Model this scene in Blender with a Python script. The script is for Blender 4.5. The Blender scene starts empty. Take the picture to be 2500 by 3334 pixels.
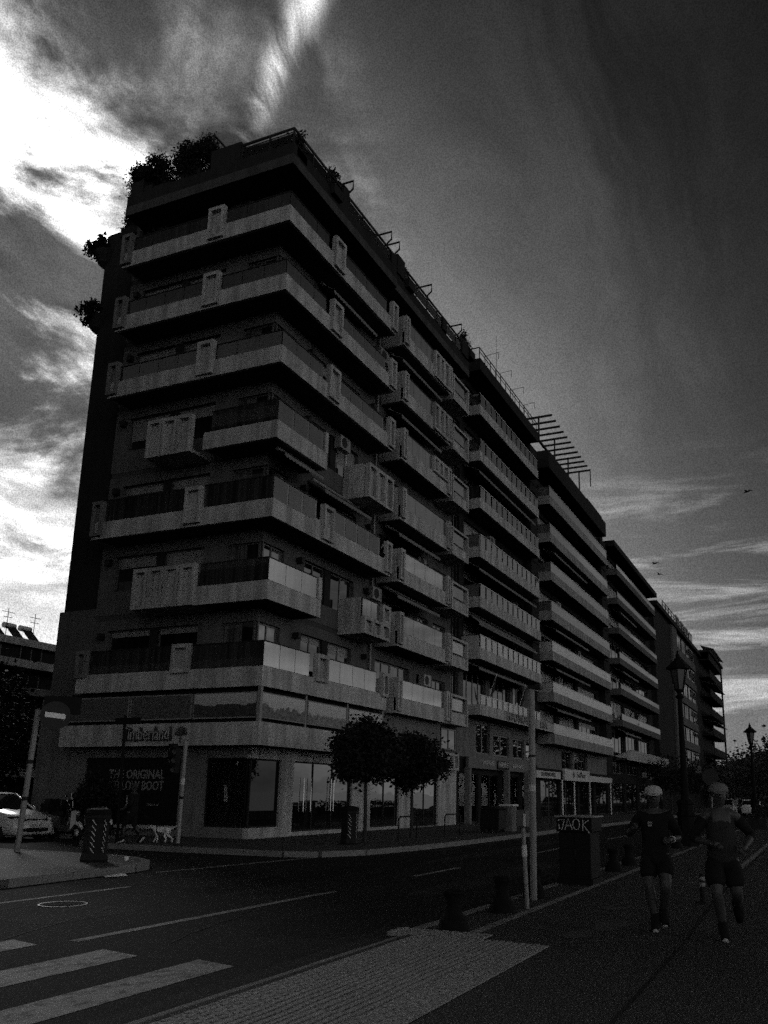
import bpy, bmesh, math, random
from mathutils import Vector, Matrix
R = math.radians
random.seed(7)
scene = bpy.context.scene
COL = scene.collection

# ------------------------------------------------------------------ camera
cam_data = bpy.data.cameras.new('camera')
cam = bpy.data.objects.new('camera', cam_data)
COL.objects.link(cam)
scene.camera = cam
cam_data.sensor_fit = 'HORIZONTAL'
cam_data.sensor_width = 36.0
cam_data.lens = 36.0 * 2806 / 2500
cam_data.shift_x = -(1412 - 1250) / 2500
cam_data.shift_y = (1903 - 1667) / 2500
cam_data.clip_start = 0.05
cam_data.clip_end = 6000
AX = Vector((0.39916, 0.22107, 0.88982)); AY = Vector((-0.91682, 0.08251, 0.39068))
AX.normalize(); AY = (AY - AX * AY.dot(AX)).normalized(); AZ = AX.cross(AY)
rot = Matrix(((AX.x, -AX.y, -AX.z), (AY.x, -AY.y, -AY.z), (AZ.x, -AZ.y, -AZ.z)))
cam.matrix_world = Matrix.Translation((0, 0, 1.6)) @ rot.to_4x4()

# ------------------------------------------------------------------ light
SUN_AZ, SUN_EL = 53.0, 31.0
SUN_DIR = Vector((math.cos(R(SUN_AZ)) * math.cos(R(SUN_EL)), math.sin(R(SUN_AZ)) * math.cos(R(SUN_EL)), math.sin(R(SUN_EL))))
world = bpy.data.worlds.new('World'); scene.world = world; world.use_nodes = True
WN, WL = world.node_tree.nodes, world.node_tree.links
WN.clear()

class NT:
    """small node-graph writer: every method returns an output socket"""
    def __init__(s, nodes, links): s.n, s.l = nodes, links
    def put(s, sock, v):
        if hasattr(v, 'is_output'): s.l.new(v, sock)
        else: sock.default_value = v
    def m(s, op, a, b=0.0, c=0.0, clamp=False):
        n = s.n.new('ShaderNodeMath'); n.operation = op; n.use_clamp = clamp
        for k, v in enumerate((a, b, c)): s.put(n.inputs[k], v)
        return n.outputs[0]
    def v(s, op, a, b=(0, 0, 0)):
        n = s.n.new('ShaderNodeVectorMath'); n.operation = op
        s.put(n.inputs[0], a); s.put(n.inputs[1], b)
        return n.outputs['Value'] if op in ('DOT_PRODUCT', 'LENGTH') else n.outputs[0]
    def ramp(s, x, a, b, lo=0.0, hi=1.0):
        n = s.n.new('ShaderNodeMapRange'); n.interpolation_type = 'SMOOTHSTEP'
        for k, v in zip(range(5), (x, a, b, lo, hi)): s.put(n.inputs[k], v)
        return n.outputs[0]
    def noise(s, vec, scale, detail=4.0, rough=0.55, dist=0.0, dim='3D'):
        n = s.n.new('ShaderNodeTexNoise'); n.noise_dimensions = dim
        s.put(n.inputs['Vector'], vec)
        n.inputs['Scale'].default_value = scale; n.inputs['Detail'].default_value = detail
        n.inputs['Roughness'].default_value = rough; n.inputs['Distortion'].default_value = dist
        return n.outputs[0]
    def mix(s, f, a, b):
        n = s.n.new('ShaderNodeMix'); n.data_type = 'FLOAT'
        s.put(n.inputs[0], f); s.put(n.inputs[2], a); s.put(n.inputs[3], b)
        return n.outputs[0]
    def sep(s, vec):
        n = s.n.new('ShaderNodeSeparateXYZ'); s.put(n.inputs[0], vec); return n.outputs
    def comb(s, x, y, z):
        n = s.n.new('ShaderNodeCombineXYZ')
        for k, v in enumerate((x, y, z)): s.put(n.inputs[k], v)
        return n.outputs[0]
    def mapping(s, vec, loc=(0, 0, 0), rot=(0, 0, 0), scale=(1, 1, 1)):
        n = s.n.new('ShaderNodeMapping'); s.put(n.inputs[0], vec)
        n.inputs[1].default_value = loc; n.inputs[2].default_value = rot; n.inputs[3].default_value = scale
        return n.outputs[0]

def build_sky():
    g = NT(WN, WL)
    tc = WN.new('ShaderNodeTexCoord').outputs['Generated']
    sky = WN.new('ShaderNodeTexSky'); sky.sky_type = 'NISHITA'; sky.sun_disc = False
    sky.sun_elevation = R(SUN_EL); sky.sun_rotation = R(90 - SUN_AZ)
    sky.air_density = 1.0; sky.dust_density = 1.2; sky.ozone_density = 1.0
    sc = WN.new('ShaderNodeSeparateColor'); WL.new(sky.outputs[0], sc.inputs[0])
    red = sc.outputs[0]                                   # a red-filtered black-and-white sky
    x, y, z = g.sep(tc)[0:3]
    zc = g.m('MAXIMUM', z, 0.0)
    den = g.m('ADD', zc, 0.16)
    flat = g.comb(g.m('DIVIDE', x, den), g.m('DIVIDE', y, den), 0.0)    # the cloud layer as a plane overhead
    sund = g.m('MAXIMUM', g.v('DOT_PRODUCT', tc, tuple(SUN_DIR)), 0.0)
    # clear air: bright towards the sun and the horizon, deep towards the zenith
    dcl = g.m('MINIMUM', g.m('MAXIMUM', g.v('DOT_PRODUCT', tc, tuple(SUN_DIR)), 0.60), 0.92)
    expo = g.m('SUBTRACT', g.m('SUBTRACT', g.m('MULTIPLY', dcl, 5.4), 4.58), g.m('ADD', zc, g.m('MULTIPLY', g.m('MULTIPLY', zc, zc), 4.43)))
    air = g.m('MULTIPLY', g.m('MINIMUM', red, 6.5), g.m('EXPONENT', expo))
    # cloud bank round the sun: bright rims, grey bellies, thinning to the far side
    warp = g.v('ADD', flat, g.v('MULTIPLY', g.comb(g.noise(flat, 2.2, 4.0, 0.5), g.noise(g.mapping(flat, (5, 5, 0)), 2.2, 4.0, 0.5), 0.0), (0.16, 0.16, 0)))
    n1 = g.noise(g.mapping(warp, (2.59, 2.34, 0), (0, 0, R(25)), (1.0, 1.25, 1)), 1.5, 10.0, 0.60, 0.3)
    n2 = g.noise(g.mapping(warp, (4.0, 0.4, 0), (0, 0, R(-38)), (0.6, 2.2, 1)), 1.9, 9.0, 0.62, 0.6)
    n4 = g.noise(g.mapping(flat, (9.96, 4.70, 1)), 2.3, 9.0, 0.62, 0.5)
    bank = g.m('MULTIPLY', g.ramp(sund, 0.915, 0.985), g.ramp(z, 0.80, 0.58, 0.16, 1.0))
    wide = g.ramp(sund, 0.62, 0.95)
    body = g.m('POWER', g.ramp(n1, 0.38, 0.68), 1.5)
    wisp = g.ramp(n2, 0.48, 0.76)
    belly = g.ramp(n4, 0.40, 0.55)
    bright = g.m('MULTIPLY', g.m('MULTIPLY', g.m('ADD', body, g.m('MULTIPLY', wisp, 0.5)), bank), g.mix(belly, 30.0, 0.35))
    veil = g.m('MULTIPLY', g.m('MULTIPLY', g.ramp(g.m('ADD', g.m('MULTIPLY', n2, 0.6), g.m('MULTIPLY', n1, 0.4)), 0.34, 0.72), wide), 0.95)
    # one long streak above the roof, and low thin streaks over the end of the road
    sd = g.m('DIVIDE', g.v('DOT_PRODUCT', g.v('ADD', tc, g.v('MULTIPLY', g.v('SUBTRACT', g.comb(n1, n2, n4), (0.5, 0.5, 0.5)), (0.060, 0.060, 0.060))), STREAK_N), 0.012)
    streak = g.m('MULTIPLY', g.m('EXPONENT', g.m('MULTIPLY', g.m('MULTIPLY', sd, sd), -1.0)), g.ramp(g.v('DOT_PRODUCT', tc, STREAK_M), 0.990, 0.9975))
    low_n = g.noise(g.mapping(tc, (0.3, 0.1, 0.7), (R(4), R(-7), 0), (1.6, 1.6, 13.0)), 2.4, 8.0, 0.62, 0.5)
    lows = g.m('MULTIPLY', g.m('MULTIPLY', g.ramp(low_n, 0.47, 0.72), g.m('MULTIPLY', g.ramp(z, 0.02, 0.12), g.ramp(z, 0.40, 0.22))), 3.9)
    darkn = g.mix(g.m('MULTIPLY', belly, bank), 1.0, 0.2)
    total0 = g.m('ADD', g.m('MULTIPLY', air, darkn), g.m('ADD', bright, g.m('ADD', g.m('MULTIPLY', veil, g.ramp(z, 0.95, 0.35, 0.25, 1.0)), g.m('ADD', g.m('MULTIPLY', streak, g.m('MULTIPLY', g.ramp(n2, 0.39, 0.60), 12.0)), lows))))
    fine = g.noise(tc, 950.0, 1.0, 0.5)
    total0 = g.m('MULTIPLY', total0, g.ramp(fine, 0.25, 0.75, 0.66, 1.34))
    # unseen white cloud away from the sun, added to light facades; thins towards zenith
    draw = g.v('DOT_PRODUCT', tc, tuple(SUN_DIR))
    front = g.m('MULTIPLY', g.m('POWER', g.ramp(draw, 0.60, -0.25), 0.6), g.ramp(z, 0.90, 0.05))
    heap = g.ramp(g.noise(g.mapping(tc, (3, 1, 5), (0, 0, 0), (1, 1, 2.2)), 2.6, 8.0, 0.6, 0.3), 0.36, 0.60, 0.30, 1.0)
    total = g.m('ADD', total0, g.m('MULTIPLY', g.m('MULTIPLY', front, heap), FRONT_FILL))
    cc = WN.new('ShaderNodeCombineColor')
    for k in range(3): WL.new(total, cc.inputs[k])
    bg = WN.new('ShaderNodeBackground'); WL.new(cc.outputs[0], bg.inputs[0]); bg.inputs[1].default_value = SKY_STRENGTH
    out = WN.new('ShaderNodeOutputWorld'); WL.new(bg.outputs[0], out.inputs[0])
SKY_STRENGTH = 0.12
FRONT_FILL = 8.2
STREAK_N = (0.7597, -0.5956, -0.2611)
STREAK_M = (0.5835, 0.4470, 0.6780)
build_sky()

sun_data = bpy.data.lights.new('sun', 'SUN'); sun = bpy.data.objects.new('sun', sun_data); COL.objects.link(sun)
sun_data.energy = 0.85; sun_data.angle = R(11); sun_data.color = (1, 1, 1)
sun.rotation_euler = (-SUN_DIR).to_track_quat('-Z', 'Y').to_euler()
scene.view_settings.view_transform = 'Standard'; scene.view_settings.look = 'None'
scene.view_settings.exposure = 0.0; scene.view_settings.gamma = 1.0; scene.view_settings.use_curve_mapping = False
scene.cycles.use_denoising = False
scene.cycles.use_adaptive_sampling = True; scene.cycles.adaptive_threshold = 0.09; scene.cycles.adaptive_min_samples = 24
scene.cycles.max_bounces = 6; scene.cycles.diffuse_bounces = 3; scene.cycles.glossy_bounces = 3
scene.cycles.transparent_max_bounces = 10; scene.cycles.caustics_reflective = False; scene.cycles.caustics_refractive = False

# ------------------------------------------------------------------ materials (the photograph is black and white: greys only)
MATS = {}
def new_mat(name):
    m = bpy.data.materials.new(name); m.use_nodes = True
    n, l = m.node_tree.nodes, m.node_tree.links
    n.clear()
    out = n.new('ShaderNodeOutputMaterial')
    MATS[name] = m
    return m, n, l, out, NT(n, l)
def grey(g, sock_value):
    cc = g.n.new('ShaderNodeCombineColor')
    for k in range(3): g.put(cc.inputs[k], sock_value)
    return cc.outputs[0]
def surf(name, val, rough=0.7, var=0.25, scale=1.5, speck=0.0, speck_scale=60, streak=0.0, bump=0.0, bump_scale=40, metal=0.0, spec=0.4, coat=0.0, chips=0.0, wear=0.0):
    """mottled grey surface; streak adds vertical weathering, speck adds fine aggregate"""
    m, n, l, out, g = new_mat(name)
    b = n.new('ShaderNodeBsdfPrincipled'); l.new(b.outputs[0], out.inputs[0])
    tc = n.new('ShaderNodeTexCoord').outputs['Object']
    info = n.new('ShaderNodeObjectInfo').outputs['Random']
    off = g.v('ADD', tc, g.comb(g.m('MULTIPLY', info, 37.0), g.m('MULTIPLY', info, 91.0), g.m('MULTIPLY', info, 13.0)))
    f = g.m('ADD', 1.0 - var, g.m('MULTIPLY', g.noise(off, scale, 6.0, 0.62), 2 * var))
    if streak:
        s = g.noise(g.mapping(off, scale=(1.7, 1.7, 0.16)), 1.4, 6.0, 0.68)
        f = g.m('MULTIPLY', f, g.ramp(s, 0.34, 0.62, 1.0 - streak, 1.0))
    if speck:
        s = g.noise(tc, speck_scale, 2.0, 0.7)
        f = g.m('MULTIPLY', f, g.ramp(s, 0.30, 0.72, 1.0 - speck, 1.0 + speck))
    if chips: f = g.m('MULTIPLY', f, g.ramp(g.noise(tc, 70.0, 1.0, 0.5), 0.56, 0.70, 1.0, chips))
    if wear: f = g.m('MULTIPLY', f, g.ramp(g.noise(g.mapping(tc, scale=(1, 1.6, 1)), 5.0, 8.0, 0.72), 0.36, 0.52, 1.0 - wear, 1.0))
    v = g.m('MULTIPLY', f, val)
    l.new(grey(g, v), b.inputs['Base Color'])
    b.inputs['Roughness'].default_value = rough; b.inputs['Metallic'].default_value = metal
    b.inputs['Specular IOR Level'].default_value = spec
    if coat: b.inputs['Coat Weight'].default_value = coat; b.inputs['Coat Roughness'].default_value = 0.08
    if bump:
        bn = n.new('ShaderNodeBump'); bn.inputs['Strength'].default_value = bump; bn.inputs['Distance'].default_value = 0.02
        l.new(g.noise(tc, bump_scale, 5.0, 0.65), bn.inputs['Height']); l.new(bn.outputs[0], b.inputs['Normal'])
    return m
def glass(name, tint=0.02, ior=1.6, rough=0.02, clear=0.0, wob=0.0):
    """window glass: a dark room behind a mirror-like surface; clear > 0 lets that share of light through"""
    m, n, l, out, g = new_mat(name)
    fr = n.new('ShaderNodeFresnel'); fr.inputs[0].default_value = ior
    gl = n.new('ShaderNodeBsdfGlossy'); gl.inputs['Roughness'].default_value = rough
    df = n.new('ShaderNodeBsdfDiffuse')
    tc = n.new('ShaderNodeTexCoord').outputs['Object']
    fold = g.noise(g.mapping(tc, scale=(7, 7, 0.15)), 1.0, 3.0, 0.6)
    l.new(grey(g, g.m('MULTIPLY', g.ramp(fold, 0.3, 0.7, 0.4, 1.6), tint)), df.inputs[0])
    inner = df.outputs[0]
    if clear:
        tr = n.new('ShaderNodeBsdfTransparent'); mx = n.new('ShaderNodeMixShader'); mx.inputs[0].default_value = clear
        l.new(df.outputs[0], mx.inputs[1]); l.new(tr.outputs[0], mx.inputs[2]); inner = mx.outputs[0]
    if wob:
        bn = n.new('ShaderNodeBump'); bn.inputs['Strength'].default_value = wob; bn.inputs['Distance'].default_value = 0.05
        l.new(g.noise(tc, 0.9, 1.0, 0.4), bn.inputs['Height'])
        l.new(bn.outputs[0], gl.inputs['Normal']); l.new(bn.outputs[0], fr.inputs['Normal'])
    mx = n.new('ShaderNodeMixShader'); l.new(fr.outputs[0], mx.inputs[0]); l.new(inner, mx.inputs[1]); l.new(gl.outputs[0], mx.inputs[2])
    l.new(mx.outputs[0], out.inputs[0])
    return m
def emit(name, val):
    m, n, l, out, g = new_mat(name)
    e = n.new('ShaderNodeEmission'); e.inputs[0].default_value = (1, 1, 1, 1); e.inputs[1].default_value = val
    l.new(e.outputs[0], out.inputs[0]); return m
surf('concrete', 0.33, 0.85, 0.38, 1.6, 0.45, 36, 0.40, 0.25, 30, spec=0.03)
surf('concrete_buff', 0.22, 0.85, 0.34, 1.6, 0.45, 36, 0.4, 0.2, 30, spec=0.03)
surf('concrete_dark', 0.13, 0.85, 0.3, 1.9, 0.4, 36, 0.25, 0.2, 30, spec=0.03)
surf('panel', 0.31, 0.8, 0.34, 2.2, 0.42, 36, 0.4, 0.2, 30, spec=0.03)
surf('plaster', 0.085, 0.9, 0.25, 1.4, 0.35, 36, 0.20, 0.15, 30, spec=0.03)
surf('roof_concrete', 0.05, 0.9, 0.3, 1.2, 0.3, 36, 0.3, spec=0.03)
surf('asphalt_patch', 0.011, 0.9, 0.4, 1.2, 0.8, 50, 0, 0.6, 45, spec=0.05)
surf('asphalt_pale', 0.026, 0.9, 0.4, 1.2, 0.8, 50, 0, 0.6, 45, spec=0.05)
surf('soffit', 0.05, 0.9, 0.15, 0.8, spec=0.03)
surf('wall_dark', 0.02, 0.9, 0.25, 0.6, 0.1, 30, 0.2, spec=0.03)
surf('metal_dark', 0.01, 0.6, 0.2, 3.0, spec=0.15)
surf('metal_light', 0.42, 0.4, 0.2, 3.0, 0, 60, 0.1, spec=0.5)
surf('metal_pole', 0.17, 0.5, 0.2, 2.0, 0.15, 50, 0.25, spec=0.4)
surf('iron_black', 0.006, 0.8, 0.3, 5.0, 0, 60, 0, 0.2, 60, spec=0.08)
surf('frosted', 0.085, 0.2, 0.4, 0.8, 0, 60, 0.45, spec=0.6)
surf('frosted_light', 0.32, 0.3, 0.2, 0.8, 0, 60, 0.3, spec=0.6)
surf('awning', 0.14, 0.9, 0.3, 1.2, 0.1, 40, 0.2, spec=0.1)
surf('frame', 0.05, 0.4, 0.2, 2.0, spec=0.5)
surf('door_leaf', 0.03, 0.5, 0.2, 2.0, spec=0.4)
surf('sign_dark', 0.006, 0.7, 0.2, 2.0, spec=0.1)
surf('sign_grey', 0.07, 0.6, 0.15, 1.0, 0.1, 40, spec=0.3)
surf('sign_light', 0.34, 0.6, 0.15, 1.0, 0.12, 40, spec=0.3)
surf('letter', 0.14, 0.5, 0.15, 4.0, spec=0.4)
surf('letter_bright', 0.28, 0.5, 0.15, 4.0, spec=0.4)
surf('letter_dark', 0.03, 0.5, 0.15, 4.0, spec=0.4)
surf('white_paint', 0.62, 0.5, 0.1, 2.0, spec=0.4)
surf('asphalt', 0.016, 0.9, 0.45, 0.35, 0.8, 45, 0, 0.5, 45, spec=0.05)
surf('asphalt_old', 0.045, 0.85, 0.3, 0.4, 0.6, 38, 0, 0.5, 45, spec=0.2)
surf('paving_far', 0.055, 0.75, 0.35, 0.5, 0.5, 40, 0, 0.3, 25, spec=0.06)
surf('aggregate', 0.030, 0.85, 0.3, 0.6, 0.9, 48, 0, 0.8, 40, spec=0.05, chips=6.0)
surf('kerb_stone', 0.14, 0.85, 0.4, 2.2, 0.5, 40, 0, 0.5, 25, spec=0.1)
surf('road_paint', 0.18, 0.8, 0.45, 1.2, 0.4, 50, 0, 0.3, 40, spec=0.1, wear=0.75)
surf('road_paint_worn', 0.13, 0.85, 0.4, 2.2, 0.5, 50, 0, 0.3, 40, spec=0.08)
surf('tactile', 0.20, 0.85, 0.3, 2.5, 0.5, 45, 0, 0.4, 50, spec=0.08)
surf('leaf', 0.012, 0.7, 0.5, 6.0, spec=0.1)
surf('leaf_far', 0.05, 0.7, 0.5, 0.6, spec=0.03)
surf('bark', 0.03, 0.9, 0.3, 8.0, 0, 60, 0, 0.5, 30, spec=0.1)
surf('hill', 0.10, 0.95, 0.25, 0.004, spec=0.03)
surf('sea', 0.02, 0.12, 0.2, 0.1, 0, 60, 0, 0.4, 1.5, spec=0.5)
surf('car_paint', 0.40, 0.25, 0.04, 1.0, spec=0.5, coat=0.6)
surf('car_dark', 0.03, 0.3, 0.1, 1.0, spec=0.5, coat=0.5)
surf('car_grey', 0.18, 0.3, 0.1, 1.0, spec=0.5, coat=0.5)
surf('rubber', 0.008, 0.8, 0.2, 5.0, spec=0.2)
surf('plastic_black', 0.007, 0.6, 0.2, 5.0, spec=0.12)
surf('chrome', 0.55, 0.15, 0.05, 5.0, metal=1.0)
surf('lamp_lens', 0.35, 0.1, 0.1, 12.0, spec=0.8, coat=1.0)
surf('skin', 0.028, 0.55, 0.12, 9.0, spec=0.35)
surf('hair', 0.03, 0.7, 0.3, 40.0, spec=0.2)
surf('cloth_black', 0.008, 0.9, 0.3, 8.0, 0, 60, 0, 0.2, 90, spec=0.1)
surf('cloth_grey', 0.02, 0.9, 0.25, 7.0, 0.2, 160, 0, 0.3, 90, spec=0.1)
surf('cloth_pale', 0.11, 0.9, 0.2, 8.0, 0, 60, 0, 0.2, 90, spec=0.1)
surf('cloth_white', 0.30, 0.9, 0.15, 8.0, 0, 60, 0, 0.2, 90, spec=0.1)
surf('fur_white', 0.48, 0.9, 0.3, 7.0, 0.3, 90, 0, 0.6, 80, spec=0.1)
surf('lantern_glass', 0.03, 0.2, 0.2, 6.0, spec=0.6)
surf('bird', 0.03, 0.8, 0.2, 9.0, spec=0.2)
surf('sign_disc', 0.022, 0.6, 0.2, 3.0, spec=0.15)
surf('paper', 0.5, 0.8, 0.2, 9.0, spec=0.2)
glass('pane', 0.006, 2.1, 0.015, 0.0, 0.10)
glass('pane_mirror', 0.006, 3.6, 0.015, 0.0, 0.06)
glass('pane_curtain', 0.06, 1.85, 0.02, 0.0, 0.05)
glass('balustrade', 0.05, 1.75, 0.03, 0.62)
glass('balustrade_hazy', 0.12, 3.2, 0.05, 0.3)
glass('roof_clear', 0.01, 1.3, 0.02, 0.93)
glass('pane_dim', 0.004, 1.38, 0.015)
glass('smoked', 0.018, 1.5, 0.08, 0.35)
glass('shop_glass', 0.004, 1.16, 0.01, 0.86)
glass('car_glass', 0.006, 1.6, 0.02)
emit('lamp_on', 1.2)

def poster(name, lo, hi, seed, hbase, amp, freq, streaks=0.0):
    """a printed landscape: pale sky over a dark skyline with darker foreground"""
    m, n, l, out, g = new_mat(name)
    b = n.new('ShaderNodeBsdfPrincipled'); l.new(b.outputs[0], out.inputs[0]); b.inputs['Roughness'].default_value = 0.6
    tc = n.new('ShaderNodeTexCoord').outputs['Generated']
    x, y, z = g.sep(tc)[0:3]
    u = g.m('ADD', g.m('ADD', x, y), seed * 3.7)
    sky = g.mix(z, hi * 0.7, hi)
    hgt = g.m('ADD', hbase, g.m('MULTIPLY', g.m('SUBTRACT', g.noise(g.comb(u, 0, seed), freq, 3.0, 0.6), 0.5), amp))
    hill = g.ramp(g.m('SUBTRACT', z, hgt), -0.02, 0.02)
    detail = g.noise(g.mapping(g.comb(u, seed, z), scale=(9, 1, 5)), 2.0, 6.0, 0.7, 1.0 + streaks)
    ground = g.m('MULTIPLY', g.ramp(detail, 0.35, 0.75, 0.15, 1.6), lo)
    l.new(grey(g, g.mix(hill, ground, sky)), b.inputs['Base Color'])
    return m
poster('poster_a', 0.07, 0.07, 1, 1.3, 0.2, 3.0, 4.0)
poster('poster_b', 0.07, 0.08, 2, 1.1, 0.5, 9.0, 1.0)
poster('poster_c', 0.03, 0.30, 3, 0.55, 0.9, 2.0, 0.5)
poster('poster_d', 0.10, 0.34, 4, 0.45, 1.3, 4.0, 0.2)
poster('poster_e', 0.16, 0.34, 5, 0.42, 0.9, 14.0, 0.5)
poster('poster_f', 0.18, 0.36, 6, 0.40, 1.0, 5.0, 0.5)

# ------------------------------------------------------------------ mesh helpers
class MB:
    """collects vertices and faces, then links them as ONE mesh object"""
    def __init__(s): s.v, s.f = [], []
    def box(s, x0, x1, y0, y1, z0, z1):
        if x0 > x1: x0, x1 = x1, x0
        if y0 > y1: y0, y1 = y1, y0
        if z0 > z1: z0, z1 = z1, z0
        o = len(s.v)
        s.v += [(x0, y0, z0), (x1, y0, z0), (x1, y1, z0), (x0, y1, z0), (x0, y0, z1), (x1, y0, z1), (x1, y1, z1), (x0, y1, z1)]
        s.f += [tuple(o + i for i in q) for q in ((0, 3, 2, 1), (4, 5, 6, 7), (0, 1, 5, 4), (1, 2, 6, 5), (2, 3, 7, 6), (3, 0, 4, 7))]
        return s
    def poly(s, pts):
        o = len(s.v); s.v += [tuple(p) for p in pts]; s.f.append(tuple(range(o, o + len(pts)))); return s
    def prism(s, pts, d):
        """polygon pts extruded by vector d"""
        o, n = len(s.v), len(pts); d = Vector(d)
        s.v += [tuple(p) for p in pts] + [tuple(Vector(p) + d) for p in pts]
        s.f.append(tuple(range(o + n - 1, o - 1, -1))); s.f.append(tuple(range(o + n, o + 2 * n)))
        for i in range(n):
            j = (i + 1) % n; s.f.append((o + i, o + j, o + n + j, o + n + i))
        return s
    def tube(s, pts, r, n=8, r2=None, caps=True):
        """tube along a polyline; r may be a list with one radius per point"""
        pts = [Vector(p) for p in pts]; k = len(pts)
        rr = r if isinstance(r, (list, tuple)) else [r + ((r2 if r2 is not None else r) - r) * i / max(1, k - 1) for i in range(k)]
        o = len(s.v); side = None
        for i, p in enumerate(pts):
            d = (pts[min(i + 1, k - 1)] - pts[max(i - 1, 0)]).normalized()
            if side is None or abs(side.dot(d)) > 0.98:
                side = d.cross(Vector((0, 0, 1)) if abs(d.z) < 0.9 else Vector((1, 0, 0)))
            side = (side - d * side.dot(d)).normalized(); up = d.cross(side)
            for a in range(n):
                t = 2 * math.pi * a / n
                s.v.append(tuple(p + (side * math.cos(t) + up * math.sin(t)) * rr[i]))
        for i in range(k - 1):
            for a in range(n):
                b = (a + 1) % n
                s.f.append((o + i * n + a, o + i * n + b, o + (i + 1) * n + b, o + (i + 1) * n + a))
        if caps:
            s.f.append(tuple(o + a for a in range(n - 1, -1, -1))); s.f.append(tuple(o + (k - 1) * n + a for a in range(n)))
        return s
    def lathe(s, prof, c=(0, 0, 0), n=16, rot=0.0):
        """revolve (radius, z) pairs round a vertical axis at c"""
        o = len(s.v); k = len(prof)
        for r, z in prof:
            for a in range(n):
                t = 2 * math.pi * a / n + rot
                s.v.append((c[0] + r * math.cos(t), c[1] + r * math.sin(t), c[2] + z))
        for i in range(k - 1):
            for a in range(n):
                b = (a + 1) % n
                s.f.append((o + i * n + a, o + i * n + b, o + (i + 1) * n + b, o + (i + 1) * n + a))
        s.f.append(tuple(o + a for a in range(n - 1, -1, -1))); s.f.append(tuple(o + (k - 1) * n + a for a in range(n)))
        return s
    def ball(s, c, rx, ry=None, rz=None, n=12, m=8):
        ry = ry or rx; rz = rz or rx
        prof = [(math.sin(math.pi * (i + .02) / (m + .04)), -math.cos(math.pi * (i + .02) / (m + .04))) for i in range(m + 1)]
        o = len(s.v); s.lathe(prof, (0, 0, 0), n)
        for i in range(o, len(s.v)):
            x, y, z = s.v[i]; s.v[i] = (c[0] + x * rx, c[1] + y * ry, c[2] + z * rz)
        return s
    def disc(s, c, nrm, r, t, n=24):
        nrm = Vector(nrm).normalized(); c = Vector(c)
        return s.tube([c, c + nrm * t], r, n)
    def mesh(s, name, off=(0, 0, 0)):
        me = bpy.data.meshes.new(name)
        me.from_pydata([(a - off[0], b - off[1], c - off[2]) for a, b, c in s.v], [], s.f); me.update()
        return me

def set_props(o, label=None, cat=None, group=None, kind=None):
    if label: o['label'] = label
    if cat: o['category'] = cat
    if group: o['group'] = group
    if kind: o['kind'] = kind
    return o
def finish(me, mat, smooth=False, bevel=None):
    me.materials.append(MATS[mat] if isinstance(mat, str) else mat)
    if bevel:
        bm = bmesh.new(); bm.from_mesh(me)
        bmesh.ops.bevel(bm, geom=bm.edges[:], offset=bevel, segments=1, affect='EDGES', clamp_overlap=True)
        bm.to_mesh(me); bm.free()
    if smooth:
        for p in me.polygons: p.use_smooth = True
        try: me.set_sharp_from_angle(angle=R(40))
        except Exception: pass
def thing(name, loc, label, cat, group=None, kind=None):
    """an Empty at a thing's base that parents its parts; parts are written in world coordinates"""
    o = bpy.data.objects.new(name, None); COL.objects.link(o); o.location = loc
    o.empty_display_size = 0.3
    return set_props(o, label, cat, group, kind)
def origin_of(parent):
    p = Vector((0, 0, 0)); q = parent
    while q is not None: p += q.location; q = q.parent
    return p
def part(name, mb, mat, parent, smooth=False, bevel=None, label=None, kind=None):
    """one mesh child of parent (a thing or one of its parts)"""
    off = origin_of(parent)
    me = mb.mesh(name, off); finish(me, mat, smooth, bevel)
    o = bpy.data.objects.new(name, me); COL.objects.link(o); o.parent = parent
    return set_props(o, label, None, None, kind)
def top(name, mb, mat, label=None, cat=None, group=None, kind=None, smooth=False, bevel=None, loc=(0, 0, 0)):
    """a thing (or piece of the setting) that is a single mesh"""
    me = mb.mesh(name, loc); finish(me, mat, smooth, bevel)
    o = bpy.data.objects.new(name, me); COL.objects.link(o); o.location = loc
    return set_props(o, label, cat, group, kind)
def inst(name, me, parent, loc, rotz=0.0, scale=None):
    """another child that shares mesh data; loc in world coordinates"""
    o = bpy.data.objects.new(name, me); COL.objects.link(o); o.parent = parent
    o.location = Vector(loc) - (origin_of(parent) if parent else Vector((0, 0, 0)))
    o.rotation_euler = (0, 0, rotz)
    if scale: o.scale = scale
    return o
def copy_tree(o, loc=None, rotz=None, parent=None, label=None, scale=None):
    c = o.copy(); COL.objects.link(c); c.parent = parent
    if loc is not None: c.location = loc
    if rotz is not None: c.rotation_euler = (0, 0, rotz)
    if scale is not None: c.scale = scale
    if label: c['label'] = label
    for ch in list(o.children): copy_tree(ch, parent=c)
    return c
def text_mesh(body, size, depth, squash=1.0, shear=0.0, bold=0.0):
    cu = bpy.data.curves.new('lettering', 'FONT'); cu.body = body; cu.size = size; cu.extrude = depth; cu.resolution_u = 2
    cu.shear = shear; cu.offset = bold; cu.align_x = 'CENTER'; cu.align_y = 'CENTER'
    ob = bpy.data.objects.new('lettering', cu); COL.objects.link(ob)
    dg = bpy.context.evaluated_depsgraph_get(); dg.update()
    me = bpy.data.meshes.new_from_object(ob.evaluated_get(dg))
    bpy.data.objects.remove(ob); bpy.data.curves.remove(cu)
    for v in me.vertices: v.co.x *= squash
    return me
FACE_SEA = Matrix(((1, 0, 0), (0, 0, -1), (0, 1, 0)))       # lettering that faces -Y
FACE_SIDE = Matrix(((0, 0, -1), (-1, 0, 0), (0, 1, 0)))      # lettering that faces -X
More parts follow.
